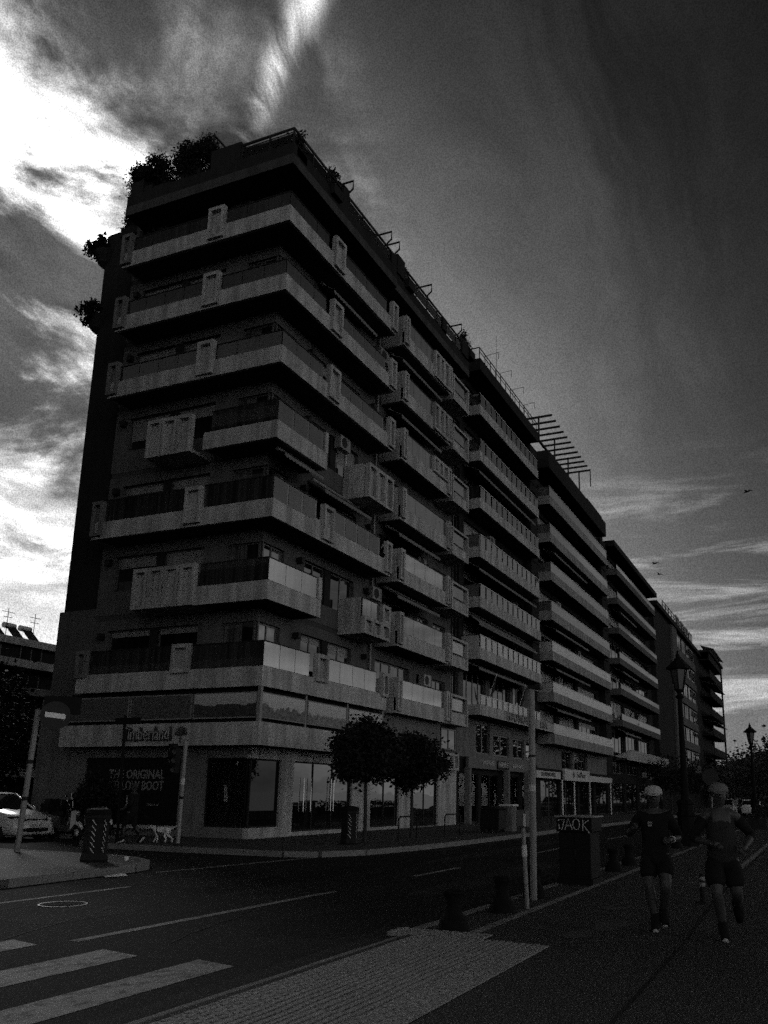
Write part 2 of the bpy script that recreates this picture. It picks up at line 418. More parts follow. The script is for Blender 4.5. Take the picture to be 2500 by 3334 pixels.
def lettering(name, body, size, depth, mat, parent, loc, facing, squash=1.0, width=None, bold=0.0):
    me = text_mesh(body, size, depth, squash, 0.0, bold)
    if width:
        w = max(v.co.x for v in me.vertices) - min(v.co.x for v in me.vertices)
        for v in me.vertices: v.co.x *= width / w
    me.transform(facing.to_4x4()); me.materials.clear(); me.materials.append(MATS[mat])
    o = bpy.data.objects.new(name, me); COL.objects.link(o); o.parent = parent
    o.location = Vector(loc) - origin_of(parent)
    return o

# ------------------------------------------------------------------ the setting: ground, road, pavements
ROAD, NEAR, FAR = -0.06, 0.0, 0.08
def slab(name, pts, z0, z1, mat):
    mb = MB().prism([(x, y, z0) for x, y in pts], (0, 0, z1 - z0))
    return top(name, mb, mat, kind='structure')
slab('ground', [(-400, -9.2), (3000, -9.2), (3000, 2500), (-400, 2500)], -2.6, -0.32, 'asphalt_old')
top('sea', MB().poly([(-3000, -3000, -1.6), (3000, -3000, -1.6), (3000, -9.1, -1.6), (-3000, -9.1, -1.6)]), 'sea', kind='structure')
slab('road', [(-80, 4.66), (420, 4.66), (420, 90), (-80, 90)], -0.3, ROAD, 'asphalt')
promenade = slab('promenade_pavement', [(-60, -9), (420, -9), (420, 4.54), (-60, 4.54)], -0.3, NEAR, 'aggregate')
FAR_EDGE = [(23.4, 26), (23.3, 21.6), (22.6, 20.9), (20.6, 20.4), (20.1, 19.6), (20.0, 15.3), (20.1, 13.0), (20.5, 12.2), (21.8, 11.6), (24.5, 11.3), (27.8, 11.15), (44, 11.2), (120, 11.3), (400, 11.4)]
far_pav = slab('pavement', [(400, 40), (23.4, 40)] + FAR_EDGE, -0.3, FAR, 'paving_far')
ISLE_EDGE = [(-60, 12.7), (11.3, 13.0), (13.7, 13.25), (14.7, 13.3), (15.3, 13.5), (15.8, 13.95), (16.2, 14.6), (16.5, 15.6), (16.7, 22), (17.2, 80)]
isle = slab('corner_pavement', ISLE_EDGE[::-1] + [(-60, 80)][::-1], -0.3, FAR, 'paving_far')

def kerb(name, line, z, w, h, seg, upto, side, mat='kerb_stone'):
    """kerb stones along a line: the near ones each a piece, the far run as one strip"""
    root = thing(name, (line[0][0], line[0][1], z), None, None, kind='structure')
    me = MB().box(-0.5, 0.5, 0, 1, -h, 0).mesh('kerb_stone')
    finish(me, mat, bevel=None)
    far = MB(); nfar = 0
    for a, b in zip(line, line[1:]):
        A, B = Vector((*a, 0)), Vector((*b, 0)); d = B - A; L = d.length; d.normalize()
        nrm = Vector((-d.y, d.x, 0)) * side
        n = max(1, round(L / seg))
        ang = math.atan2(d.y, d.x)
        for i in range(n):
            c = A + d * (L * (i + 0.5) / n)
            if c.x > upto or c.x < -2 or c.y > 26:
                if i == 0 or (c - d * L / n).x <= upto:
                    e0 = A + d * (L * i / n); e1 = B; q = [e0, e1, e1 + nrm * w, e0 + nrm * w]
                    far.prism([(p.x, p.y, z - h) for p in (q if side > 0 else q[::-1])], (0, 0, h + 0.006)); nfar += 1
                if c.x > upto: break
                continue
            o = inst('kerb_stone', me, root, (c.x, c.y, z + 0.006 + random.uniform(-.004, .004)), ang, (L / n - 0.012, w * side, 1))
    if nfar: part('kerb_run', far, mat, root)
    return root
kerb('promenade_kerb', [(-2, 4.54), (4.9, 4.54)], NEAR - 0.0, 0.15, 0.2, 1.0, 70, 1)
kerb('promenade_kerb', [(9.75, 4.54), (60, 4.54), (400, 4.54)], NEAR + 0.0, 0.15, 0.2, 1.0, 60, 1)
kerb('dropped_kerb', [(4.9, 4.54), (9.75, 4.54)], NEAR - 0.035, 0.15, 0.2, 1.0, 60, 1)
kerb('pavement_kerb', FAR_EDGE, FAR, 0.16, 0.2, 1.0, 70, -1)
kerb('corner_kerb', ISLE_EDGE, FAR, 0.18, 0.2, 0.8, 70, -1)

def sheet(name, pts, z, mat, kind='structure'):
    return top(name, MB().poly([(x, y, z) for x, y in pts]), mat, kind=kind)
def rect(x0, x1, y0, y1): return [(x0, y0), (x1, y0), (x1, y1), (x0, y1)]
for y0, y1 in ((5.36, 5.88), (6.55, 7.13), (7.95, 8.45), (9.1, 9.65), (10.3, 10.85)):
    sheet('crossing_stripe', [(1.0, y0), (7.5, y0), (7.62, y1), (1.0, y1)], ROAD + 0.004, 'road_paint')
for x0, x1 in ((7.85, 13.7), (16.9, 19.4), (25, 29), (35, 39), (45, 49), (55, 59)):
    sheet('lane_line', rect(x0, x1, 7.72, 7.86), ROAD + 0.004, 'road_paint')
for x0, x1 in ((4.0, 12.5),):
    sheet('lane_line', rect(x0, x1, 11.18, 11.30), ROAD + 0.004, 'road_paint')
sheet('edge_line', [(14.9, 12.62), (20.3, 12.12), (20.3, 12.27), (14.9, 12.77)], ROAD + 0.004, 'road_paint')
sheet('lane_line', rect(10.05, 110, 3.83, 3.97), NEAR + 0.004, 'road_paint')
sheet('lane_line', rect(22, 60, 1.78, 1.92), NEAR + 0.004, 'road_paint')
sheet('lane_line', rect(30.05, 30.2, -4, 2.25), NEAR + 0.008, 'road_paint')
sheet('pavement_joint', [(4, 1.50), (10.5, 1.52), (15.2, 1.66), (30, 1.70), (30, 1.73), (15.2, 1.70), (10.5, 1.55), (4, 1.53)], NEAR + 0.005, 'asphalt')
for x, y, w, h in ((11.6, 2.55, 1.3, .22), (10.7, 2.75, .8, .16), (13.3, 2.9, .5, .2)):
    pts = [(x + w * .5 * math.cos(t) * random.uniform(.8, 1.1), y + h * math.sin(t) * random.uniform(.8, 1.1)) for t in [k * math.pi / 7 for k in range(14)]]
    sheet('pavement_patch', pts, NEAR + 0.004, 'paving_far')
mh = thing('manhole_cover', (10.15, 10.35, ROAD), 'round iron manhole cover in the road beyond the crossing', 'manhole')
part('rim', MB().lathe([(0.345, 0.0), (0.345, 0.010), (0.315, 0.010), (0.315, 0.0)], (10.15, 10.35, ROAD + .001), 32), 'frame', mh)
cov = part('lid', MB().lathe([(0.30, 0.0), (0.30, 0.008)], (10.15, 10.35, ROAD + .001), 32), 'iron_black', mh)
gr = MB()
for k in range(-4, 5): gr.box(10.15 - math.sqrt(.072 - (k * .055) ** 2), 10.15 + math.sqrt(.072 - (k * .055) ** 2), 10.35 + k * .055 - .012, 10.35 + k * .055 + .012, ROAD + .009, ROAD + .016)
part('grip_rib', gr, 'iron_black', cov)

# repairs, tyre-darkened wheel paths and gutter dirt on the road
def blob(name, x0, x1, y0, y1, mat, z, n=26, rough=.12, seed=1):
    rnd = random.Random(seed); cx, cy, a, b = (x0 + x1) / 2, (y0 + y1) / 2, (x1 - x0) / 2, (y1 - y0) / 2
    pts = []
    for k in range(n):
        t = 2 * math.pi * k / n; c, s_ = math.cos(t), math.sin(t); q = (abs(c) ** 5 + abs(s_) ** 5) ** -.2
        pts.append((cx + a * c * q * rnd.uniform(1 - rough, 1 + rough), cy + b * s_ * q * rnd.uniform(1 - rough, 1 + rough)))
    sheet(name, pts, z, mat)
blob('road_patch', 9.2, 12.0, 5.2, 6.6, 'asphalt_patch', ROAD + .002, seed=1)
blob('road_patch', 14.0, 22.0, 5.9, 6.7, 'asphalt_pale', ROAD + .002, 40, .1, 2)
blob('road_patch', 8.6, 10.4, 8.9, 9.9, 'asphalt_pale', ROAD + .002, seed=3)
blob('road_patch', 12.5, 18.5, 9.2, 10.1, 'asphalt_patch', ROAD + .002, 40, .1, 4)
blob('road_patch', 5.0, 10.0, 4.72, 5.05, 'asphalt_pale', ROAD + .0025, 40, .2, 5)
blob('road_patch', 22.0, 46.0, 10.5, 11.1, 'asphalt_pale', ROAD + .002, 60, .2, 6)
blob('road_patch', 20.0, 38.0, 8.6, 9.3, 'asphalt_pale', ROAD + .002, 50, .15, 7)
rc = random.Random(5)
for k in range(9):
    x, y = rc.uniform(7.5, 16), rc.uniform(5.0, 11.5); pts = [(x, y)]
    for i in range(9): x += rc.uniform(.1, .45); y += rc.uniform(-.16, .18); pts.append((x, y))
    sheet('road_crack', [(a, b + .012) for a, b in pts] + [(a, b - .012) for a, b in pts[::-1]], ROAD + .006, 'iron_black')

# tactile paving at the crossing: every tile is a piece
tac = thing('tactile_paving', (7.3, 3.6, 0), None, None, kind='structure')
def tile_mesh(kind):
    mb = MB().box(-.196, .196, -.196, .196, -.03, .012)
    if kind == 'bars':
        for k in range(5): mb.box(-.196, .196, -.17 + k * .08, -.13 + k * .08, .012, .022)
    else:
        for i in range(3):
            for j in range(5): mb.box(-.17 + i * .125 + (.05 if j % 2 else 0), -.10 + i * .125 + (.05 if j % 2 else 0), -.17 + j * .08, -.145 + j * .08, .012, .021)
    me = mb.mesh('tactile_tile_' + kind); finish(me, 'tactile'); return me
TB, TD = tile_mesh('bars'), tile_mesh('dashes')
for i in range(17):
    for j in range(4):
        x, y = 2.9 + .4 * i + .2, 2.83 + .4 * j + .2
        inst('tile', TB if j in (1, 2) else TD, tac, (x, y, random.uniform(-.002, .002)), random.choice((0, math.pi)))
for k in range(3):
    inst('tile', TD, tac, (9.92, 3.83 + .4 * k * .98, random.uniform(-.002, .002)), math.pi / 2)

# ------------------------------------------------------------------ corner apartment building
def bx(mb, ax, pl, u0, u1, d0, d1, z0, z1):
    """box on a facade: ax 'x' runs along X and faces -Y, ax 'y' runs along Y and faces -X; d is depth inward from plane pl"""
    return mb.box(u0, u1, pl + d0, pl + d1, z0, z1) if ax == 'x' else mb.box(pl + d0, pl + d1, u0, u1, z0, z1)
def wall_run(parent, ax, pl, th, u0, u1, z0, z1, openings, mat, name='wall'):
    """a stretch of wall with real openings; each opening (u0,u1,z0,z1)"""
    mb = MB(); u = u0
    for a, b, c, d in sorted(openings):
        if a > u: bx(mb, ax, pl, u, a, 0, th, z0, z1)
        if c > z0: bx(mb, ax, pl, a, b, 0, th, z0, c)
        if d < z1: bx(mb, ax, pl, a, b, 0, th, d, z1)
        u = b
    if u < u1: bx(mb, ax, pl, u, u1, 0, th, z0, z1)
    return part(name, mb, mat, parent)
def window(parent, ax, pl, u0, u1, z0, z1, leaves=2, depth=0.14, fw=0.06, pane='pane', frame='frame', shutter=0.0, name='window'):
    """frame with its leaves, one pane object per leaf, and a shutter box when given"""
    f = MB()
    bx(f, ax, pl, u0, u1, depth, depth + .07, z0, z0 + fw); bx(f, ax, pl, u0, u1, depth, depth + .07, z1 - fw, z1)
    w = (u1 - u0) / leaves
    for k in range(leaves + 1):
        c = u0 + k * w; a = max(u0, c - fw / 2 - (fw / 2 if k == leaves else 0)); b = min(u1, c + fw / 2 + (fw / 2 if k == 0 else 0))
        bx(f, ax, pl, a, b, depth, depth + .068, z0 + fw, z1 - fw)
    fo = part(name, f, frame, parent)
    for k in range(leaves):
        g = MB(); bx(g, ax, pl, u0 + k * w + .02, u0 + (k + 1) * w - .02, depth + .03, depth + .04, z0 + .02, z1 - .02 - shutter)
        part('pane', g, pane if isinstance(pane, str) else pane[k % len(pane)], fo)
    if shutter:
        s = MB(); n = max(2, int(shutter / .05))
        for i in range(n): bx(s, ax, pl, u0 + fw, u1 - fw, depth + .02 + .006 * (i % 2), depth + .045, z1 - fw - (i + 1) * shutter / n + .004, z1 - fw - i * shutter / n)
        part('shutter', s, 'metal_pole', fo)
    return fo
def slot_panel(parent, ax, pl, u0, u1, z0, z1, out=0.12, th=0.1, bar=0.12, mat='panel', name='slot_panel'):
    """precast panel with one tall recessed slot"""
    mb = MB(); b = min(bar, (u1 - u0) * .3)
    bx(mb, ax, pl, u0, u0 + b, -out, th, z0, z1); bx(mb, ax, pl, u1 - b, u1, -out, th, z0, z1)
    bx(mb, ax, pl, u0 + b, u1 - b, -out, th, z0, z0 + .12); bx(mb, ax, pl, u0 + b, u1 - b, -out, th, z1 - .14, z1)
    bx(mb, ax, pl, u0 + b, u1 - b, th - .06, th - .002, z0 + .12, z1 - .14)
    return part(name, mb, mat, parent)
def rail_run(parent, ax, pl, u0, u1, z0, z1, n, mat, post='metal_dark', rail=True, gap=0.012, posts=True, railmat=None, d=0.03):
    """balustrade of n glass panels with posts and a handrail"""
    w = (u1 - u0) / n
    for k in range(n):
        g = MB(); bx(g, ax, pl, u0 + k * w + gap, u0 + (k + 1) * w - gap, d, d + .014, z0 + .02, z1 - .03)
        part('glass_panel', g, mat, parent)
    if rail:
        h = MB(); bx(h, ax, pl, u0, u1, d - .02, d + .035, z1 - .035, z1); part('handrail', h, railmat or post, parent)
    if posts:
        p = MB()
        for k in range(n + 1):
            c = u0 + k * w; bx(p, ax, pl, max(u0, c - .018), min(u1, c + .018), d + .016, d + .05, z0, z1 - .036)
        part('rail_posts', p, post, parent)
def awning(parent, ax, pl, u0, u1, z, out, drop, mat='awning', scallop=True):
    """sloping cloth awning with a scalloped valance and a roller box"""
    P = lambda u, d, zz: (u, pl + d, zz) if ax == 'x' else (pl + d, u, zz)
    mb = MB(); n = max(4, int((u1 - u0) / .22)); t = .02
    mb.prism([P(u0, 0, z), P(u1, 0, z), P(u1, -out, z - drop), P(u0, -out, z - drop)], (0, 0, -t))
    if scallop:
        w = (u1 - u0) / n
        for i in range(n):
            a = u0 + i * w
            pts = [P(a, -out, z - drop)] + [P(a + w * q, -out, z - drop - .12 - .06 * math.sin(math.pi * q)) for q in (0, .25, .5, .75, 1)] + [P(a + w, -out, z - drop)]
            mb.prism(pts, (0, .01, 0) if ax == 'x' else (.01, 0, 0))
    o = part('awning', mb, mat, parent)
    r = MB(); r.tube([P(u0 + .02, -.06, z + .03), P(u1 - .02, -.06, z + .03)], .07, 8); part('roller', r, 'metal_pole', o)
    return o

CX, CY = 23.5, 16.4            # corner of the balcony bands
WX, WY = 24.65, 17.55          # wall planes behind them
ZB = lambda k: 4.95 + 2.905 * (k - 1)
A = thing('apartment_building', (24.3, 17.1, FAR), 'tall concrete corner apartment block with banded balconies and a shop below', 'building')
XE, YE = 42.25, 27.0           # far ends of the block
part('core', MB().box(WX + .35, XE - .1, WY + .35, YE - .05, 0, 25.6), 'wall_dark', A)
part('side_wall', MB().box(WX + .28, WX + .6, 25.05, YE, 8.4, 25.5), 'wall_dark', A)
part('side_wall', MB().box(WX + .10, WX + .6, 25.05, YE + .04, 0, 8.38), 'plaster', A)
for k in range(1, 9):
    z = ZB(k)
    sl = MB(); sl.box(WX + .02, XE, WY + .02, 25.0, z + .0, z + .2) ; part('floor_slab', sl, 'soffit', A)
FULL = (1, 3, 5, 6, 7)
def L_band(z0, z1, x1, y1, inset=0.0, th=.13):
    i = inset
    return MB().box(CX + i, x1, CY + i, CY + i + th, z0, z1).box(CX + i, CX + i + th, CY + i + th, y1, z0, z1)
for k in range(1, 8):
    z = ZB(k); top_z = ZB(k + 1); H = 2.905
    # ---- walls and windows behind the balconies, this storey
    z0, z1 = z + .2, top_z - .002
    ops_r, ops_l = [(WX, 26.1, z + .2, z + 2.45)], [(WY, 19.05, z + .2, z + 2.45)]
    low = z + 1.0 if k in (2, 4) else z + .2
    ops_r += [(27.5, 31.45, low, z + 2.5), (33.6, 37.2, z + .2, z + 2.4), (38.0, 39.3, z + 1.0, z + 2.3), (39.9, 41.6, z + 1.1, z + 2.3)]
    ops_l += [(20.1, 24.35, (z + 1.1 if k in (2, 4) else z + .2), z + 2.5)]
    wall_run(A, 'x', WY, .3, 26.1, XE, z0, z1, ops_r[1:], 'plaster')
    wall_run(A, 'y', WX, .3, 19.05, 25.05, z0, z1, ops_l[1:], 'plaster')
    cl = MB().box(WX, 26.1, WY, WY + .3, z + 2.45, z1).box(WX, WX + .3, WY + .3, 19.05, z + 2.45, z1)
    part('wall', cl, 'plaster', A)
    window(A, 'x', WY, WX + .02, 26.1, z + .2, z + 2.45, 2, .10, pane=('pane', 'pane_curtain'), name='corner_window')
    window(A, 'y', WX, WY + .02, 19.05, z + .2, z + 2.45, 2, .10, pane=('pane', 'pane_curtain'), name='corner_window')
    sh = (.35, .0, .0, .9, .6, 1.1, .5)[k - 1]
    window(A, 'x', WY, 27.5, 29.15, low, z + 2.5, 2, shutter=sh * .6, pane=('pane',))
    window(A, 'x', WY, 29.6, 31.45, low, z + 2.5, 2, shutter=sh, pane=('pane', 'pane'))
    part('mullion_wall', MB().box(29.15, 29.6, WY + .05, WY + .29, low, z + 2.5), 'wall_dark', A)
    window(A, 'x', WY, 33.6, 35.4, z + .2, z + 2.4, 2, shutter=(0, .3, .8, 1.2, .4, .9, 1.3)[k - 1])
    window(A, 'x', WY, 35.4, 37.2, z + .2, z + 2.4, 2, pane='pane_curtain' if k % 2 else 'pane')
    window(A, 'x', WY, 38.0, 39.3, z + 1.0, z + 2.3, 2)
    window(A, 'x', WY, 39.9, 41.6, z + 1.1, z + 2.3, 2)
    lo = ops_l[1][2]
    window(A, 'y', WX, 20.1, 22.0, lo, z + 2.5, 1, shutter=(.2, .9, .5, .4, .8, .6, 1.0)[k - 1])
    window(A, 'y', WX, 22.35, 24.35, lo, z + 2.5, 1, shutter=(.2, .4, .3, .9, .6, .9, .3)[k - 1])
    part('mullion_wall', MB().box(WX + .05, WX + .29, 22.0, 22.35, lo, z + 2.5), 'wall_dark', A)
    # ---- balconies of the corner part
    if k in FULL:
        xr, yl = 32.55, 24.5
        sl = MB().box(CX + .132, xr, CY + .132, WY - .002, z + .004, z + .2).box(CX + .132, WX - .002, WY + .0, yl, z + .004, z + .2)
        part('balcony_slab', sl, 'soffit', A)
        band = L_band(z, z + .66, xr, yl)
        band.box(xr - .12, xr, CY + .13, WY - .01, z, z + .66); band.box(CX + .13, WX - .01, yl - .12, yl, z, z + .66)
        part('balcony_parapet', band, 'concrete', A)
        pz0 = z + (.55 if k == 1 else .1); pz1 = z + (1.55 if k == 1 else 1.47); rt = z + (1.52 if k in (1, 3) else 1.28)
        slot_panel(A, 'x', CY, 26.76, 27.55, pz0, pz1); slot_panel(A, 'x', CY, 32.02, 32.56, pz0, pz1)
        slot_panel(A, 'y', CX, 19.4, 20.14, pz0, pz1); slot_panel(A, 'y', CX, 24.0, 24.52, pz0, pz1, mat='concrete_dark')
        gm = {1: 'balustrade', 3: 'balustrade'}.get(k, 'smoked')
        for ax, pl, a, b, n in (('x', CY, CX + .05, 26.4, 3), ('x', CY, 27.62, 31.6, 4), ('y', CX, CY + .05, 19.36, 3), ('y', CX, 20.2, 23.95, 4)):
            rail_run(A, ax, pl, a, b, z + .66, rt, n, ('balustrade_hazy' if k == 1 else 'smoked') if (k in (1, 3) and ax == 'x') else gm)
    else:
        xr, yl = 26.95, 19.6
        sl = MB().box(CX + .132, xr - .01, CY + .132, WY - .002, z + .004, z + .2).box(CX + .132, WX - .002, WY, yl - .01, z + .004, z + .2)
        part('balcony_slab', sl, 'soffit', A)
        band = L_band(z, z + .66, xr, yl)
        band.box(xr - .12, xr, CY + .13, WY - .01, z, z + .66); band.box(CX + .13, WX - .01, yl - .12, yl, z, z + .66)
        part('balcony_parapet', band, 'concrete', A)
        gm = 'balustrade_hazy' if k == 2 else 'smoked'
        rail_run(A, 'x', CY, CX + .05, xr - .3, z + .66, z + 1.48, 3, gm); rail_run(A, 'y', CX, CY + .05, yl - .3, z + .66, z + 1.48, 3, 'balustrade')
        part('end_post', MB().box(xr - .22, xr, CY - .02, CY + .14, z + .66, z + 1.5), 'concrete', A)
        # bay box with slot panels on the long side
        bxm = MB().box(30.2, 32.54, CY + .12, WY - .01, z, z + .16).box(30.2, 30.34, CY + .12, WY - .01, z + .16, z + 1.5).box(32.40, 32.54, CY + .12, WY - .01, z + .16, z + 1.5)
        part('bay_box', bxm, 'concrete', A)
        for i in range(3):
            a = 30.2 + i * .78
            if k == 4: slot_panel(A, 'x', CY, a + .012, a + .768, z, z + 1.52)
            else: slot_panel(A, 'x', CY, a + .012, a + .768, z, z + .72)
        if k == 2:
            rail_run(A, 'x', CY, 30.24, 31.75, z + .73, z + 1.5, 2, 'balustrade_hazy')
            slot_panel(A, 'x', CY, 31.78, 32.53, z + .73, z + 1.5, bar=.16)
        # slot-panel bay on the short side
        n = 4 if k == 2 else 3; w = .70; y0 = 22.2 - n * w
        part('bay_box', MB().box(CX + .12, WX - .01, y0 + .0, 22.2, z, z + .14).box(CX + .12, WX - .01, 22.08, 22.2, z + .14, z + 1.45), 'concrete', A)
        for i in range(n): slot_panel(A, 'y', CX, y0 + i * w + .02, y0 + (i + 1) * w - .02, z, z + 1.5)
    # ---- balconies of the middle bays
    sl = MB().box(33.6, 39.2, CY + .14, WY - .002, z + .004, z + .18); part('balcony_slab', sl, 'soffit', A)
    pp = MB().box(33.45, 39.25, CY, CY + .13, z, z + .67).box(33.45, 33.6, CY + .13, WY - .01, z, z + 1.52).box(39.12, 39.25, CY + .13, WY - .01, z, z + 1.5)
    part('balcony_parapet', pp, 'concrete', A)
    slot_panel(A, 'x', CY, 33.45, 33.88, z + .1, z + 1.53, bar=.15); slot_panel(A, 'x', CY, 38.86, 39.26, z + .1, z + 1.53, bar=.14)
    xe = 38.8
    if k >= 5:
        xe = 36.95; w = 1.83 / 3
        for i in range(3): slot_panel(A, 'x', CY, 37.0 + i * w, 37.0 + (i + 1) * w - .02, z + (.68 if k == 5 else .05), z + 1.5)
    rail_run(A, 'x', CY, 33.92, xe, z + .67, z + 1.5, 4, 'balustrade_hazy' if k < 4 else 'frosted')
    # framed bay boxes
    fr = MB().box(39.7, 42.0, CY, CY + .15, z, z + .13).box(39.7, 42.0, CY, CY + .15, z + 1.38, z + 1.5).box(39.7, 39.83, CY, CY + .15, z + .13, z + 1.38).box(41.86, 42.0, CY, CY + .15, z + .13, z + 1.38)
    fr.box(39.7, 39.83, CY + .15, WY - .01, z, z + 1.5).box(41.87, 42.0, CY + .15, WY - .01, z, z + 1.5).box(39.83, 41.87, CY + .15, WY - .01, z, z + .12)
    fb = part('framed_bay', fr, 'panel', A)
    part('bay_panel', MB().box(39.83, 41.86, CY + .09, CY + .14, z + .14, z + .62), 'concrete', fb)
    part('bay_panel', MB().box(39.9, 41.45, CY + .10, CY + .14, z + .72, z + 1.3), 'frosted_light' if k < 3 else 'frosted', fb)
    part('downpipe', MB().tube([(32.95, WY - .1, z), (32.95, WY - .1, top_z)], .06, 6), 'metal_pole', A)
    if k in (2, 3, 5, 6): awning(A, 'x', WY - .2, 33.8, 38.6, top_z - .12, .75, .38)
    if k in (3, 6): awning(A, 'x', WY - .15, 27.4, 31.3, top_z - .1, .7, .45)
    if k == 4: awning(A, 'x', CY + .5, 24.2, 26.9, z - .1, .42, .18)
    for u in (26.9, 32.3): part('wall_lamp', MB().box(u, u + .2, WY - .28, WY - .01, z + 2.2, z + 2.42), 'metal_dark', A)
    part('wall_lamp', MB().box(WX - .24, WX - .01, 24.45, 24.65, z + 2.15, z + 2.38), 'metal_dark', A)

# roof: slab edge, parapet, railing, planter shrubs and davits
zr = 24.85
part('roof_slab', MB().box(CX - .02, 32.5, CY - .02, WY + .4, zr, zr + .42).box(CX - .02, WX + .4, WY + .4, 24.6, zr, zr + .42).box(32.5, XE, CY + .1, WY + .4, zr, zr + .42), 'roof_concrete', A)
par = L_band(zr + .42, 25.8, 32.5, 24.6, 0, .16); par.box(32.5, XE, CY + .12, CY + .28, zr + .42, 25.8)
part('roof_parapet', par, 'wall_dark', A)
rr = MB()
rz = 26.52
rr.tube([(CX + .1, 18.9, rz), (CX + .1, CY + .1, rz), (27.3, CY + .1, rz)], .06, 6); rr.tube([(27.9, CY + .1, rz), (32.2, CY + .1, rz)], .06, 6); rr.tube([(33.6, CY + .1, rz), (41.6, CY + .1, rz)], .06, 6)
rr.tube([(CX + .1, 18.9, rz - .16), (CX + .1, CY + .1, rz - .16), (27.3, CY + .1, rz - .16)], .02, 6); rr.tube([(27.9, CY + .1, rz - .16), (32.2, CY + .1, rz - .16)], .02, 6); rr.tube([(33.6, CY + .1, rz - .16), (41.6, CY + .1, rz - .16)], .02, 6)
part('roof_rail', rr, 'metal_dark', A)
for u in (CX + .1, 25.0, 26.3, 27.3, 28.0, 29.2, 30.5, 31.8, 33.6, 34.9, 36.2, 37.5, 38.8, 40.1, 41.5):
    part('rail_post', MB().box(u - .03, u + .03, CY + .07, CY + .13, 25.78, rz), 'metal_dark', A)
for v in (17.6, 18.9): part('rail_post', MB().box(CX + .07, CX + .13, v - .03, v + .03, 25.78, rz), 'metal_dark', A)
for a, b in ((CX + .15, 27.3), (27.9, 32.2), (33.6, 41.6)):
    part('roof_glass', MB().box(a, b, CY + .09, CY + .10, 25.82, rz - .2), 'roof_clear', A)
part('roof_glass', MB().box(CX + .09, CX + .10, CY + .2, 18.9, 25.82, rz - .2), 'roof_clear', A)
for u0, u1, h in ((27.35, 27.85, 26.75), (32.0, 32.5, 26.5), (32.6, 33.4, 26.75), (38.2, 38.7, 26.5), (41.0, 41.9, 26.7)):
    part('roof_pier', MB().box(u0, u1, CY + .02, CY + .7, 25.78, h), 'wall_dark', A)
part('roof_pier', MB().box(CX + .05, CX + .6, 18.95, 20.4, 25.78, 26.7), 'wall_dark', A)
part('roof_pier', MB().box(CX + .1, CX + .8, 23.9, 24.55, 25.78, 26.5), 'wall_dark', A)
def davit(p, d):
    """bent-tube bracket: rises from p, cranks outward along d"""
    p, d = Vector(p), Vector(d); up = Vector((0, 0, 1))
    pts = [p, p + up * .55, p + up * .72 + d * .22, p + up * 1.12 + d * .22, p + up * 1.12 - d * 1.0]
    part('davit', MB().tube(pts, .045, 6), 'metal_dark', A)
for u in (27.95, 31.7, 32.55, 36.4, 40.6): davit((u, CY + .15, 26.2), (0, -1, 0))
davit((CX + .3, 20.35, 26.35), (-1, 0, 0))

# below the first balcony: printed panels, fascia and the shop
part('mezzanine_wall', MB().box(CX + .35, 32.6, CY + .35, WY + .3, 3.8, 4.94).box(CX + .35, WX + .3, WY + .3, 25.0, 3.8, 4.94), 'wall_dark', A)
mats = ('poster_d', 'poster_e', 'poster_f')
for (a, b), m in zip(((23.62, 26.34), (26.55, 29.32), (29.55, 32.38)), mats):
    p = part('poster_frame', MB().box(a - .03, b + .03, CY + .10, CY + .2, 3.93, 4.78), 'frame', A)
    part('printed_panel', MB().box(a + .02, b - .02, CY + .085, CY + .098, 3.98, 4.74), m, p)
for (a, b), m in zip(((16.62, 19.15), (19.28, 21.88), (22.02, 24.7)), ('poster_c', 'poster_b', 'poster_a')):
    p = part('poster_frame', MB().box(CX + .10, CX + .2, a - .03, b + .03, 3.93, 4.78), 'metal_pole', A)
    part('printed_panel', MB().box(CX + .085, CX + .098, a + .02, b - .02, 3.98, 4.74), m, p)
for u in (26.44, 29.44, 32.45): part('hanger_post', MB().box(u - .05, u + .05, CY + .1, CY + .2, 3.8, 4.95), 'frame', A)
part('hanger_post', MB().box(CX + .04, CX + .16, CY + .04, CY + .16, 3.8, 4.95), 'metal_pole', A)
fas = L_band(3.05, 3.8, 32.6, 25.0, 0, .2)
part('fascia', fas, 'concrete', A)
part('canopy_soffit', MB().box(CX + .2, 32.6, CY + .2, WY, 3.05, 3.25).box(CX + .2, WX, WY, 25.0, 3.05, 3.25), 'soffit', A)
lettering('shop_name', 'Timberland', .62, .05, 'letter_dark', A, (CX - .05, 20.93, 3.43), FACE_SIDE, width=2.07, bold=.02)
lettering('letter_face', 'Timberland', .62, .012, 'panel', A, (CX - .115, 20.96, 3.435), FACE_SIDE, width=2.05, bold=-.004)
# leafless tree emblem beside the name
em = MB(); ex = CX - .03
em.tube([(ex, 19.5, 3.14), (ex, 19.5, 3.4)], .03, 6)
for t in range(-4, 5):
    a = R(90 + t * 21); c = (ex, 19.5 - .05 * math.cos(a), 3.38)
    e1 = (ex, 19.5 + .19 * math.cos(a), 3.42 + .2 * math.sin(a)); em.tube([c, e1], .02, 5)
    em.tube([e1, (ex, e1[1] + .08 * math.cos(a + .6), e1[2] + .07 * math.sin(a + .6))], .016, 5); em.tube([e1, (ex, e1[1] + .08 * math.cos(a - .6), e1[2] + .07 * math.sin(a - .6))], .016, 5)
part('tree_emblem', em, 'letter_dark', A)
SX, SY = 24.32, 17.14          # shop front planes
wall_run(A, 'y', SX, .25, SY + .25, 25.2, FAR - .05, 3.2, [(SY + .25, 19.03, .42, 2.68), (20.1, 24.4, .3, 2.70)], 'concrete_dark', 'shop_wall')
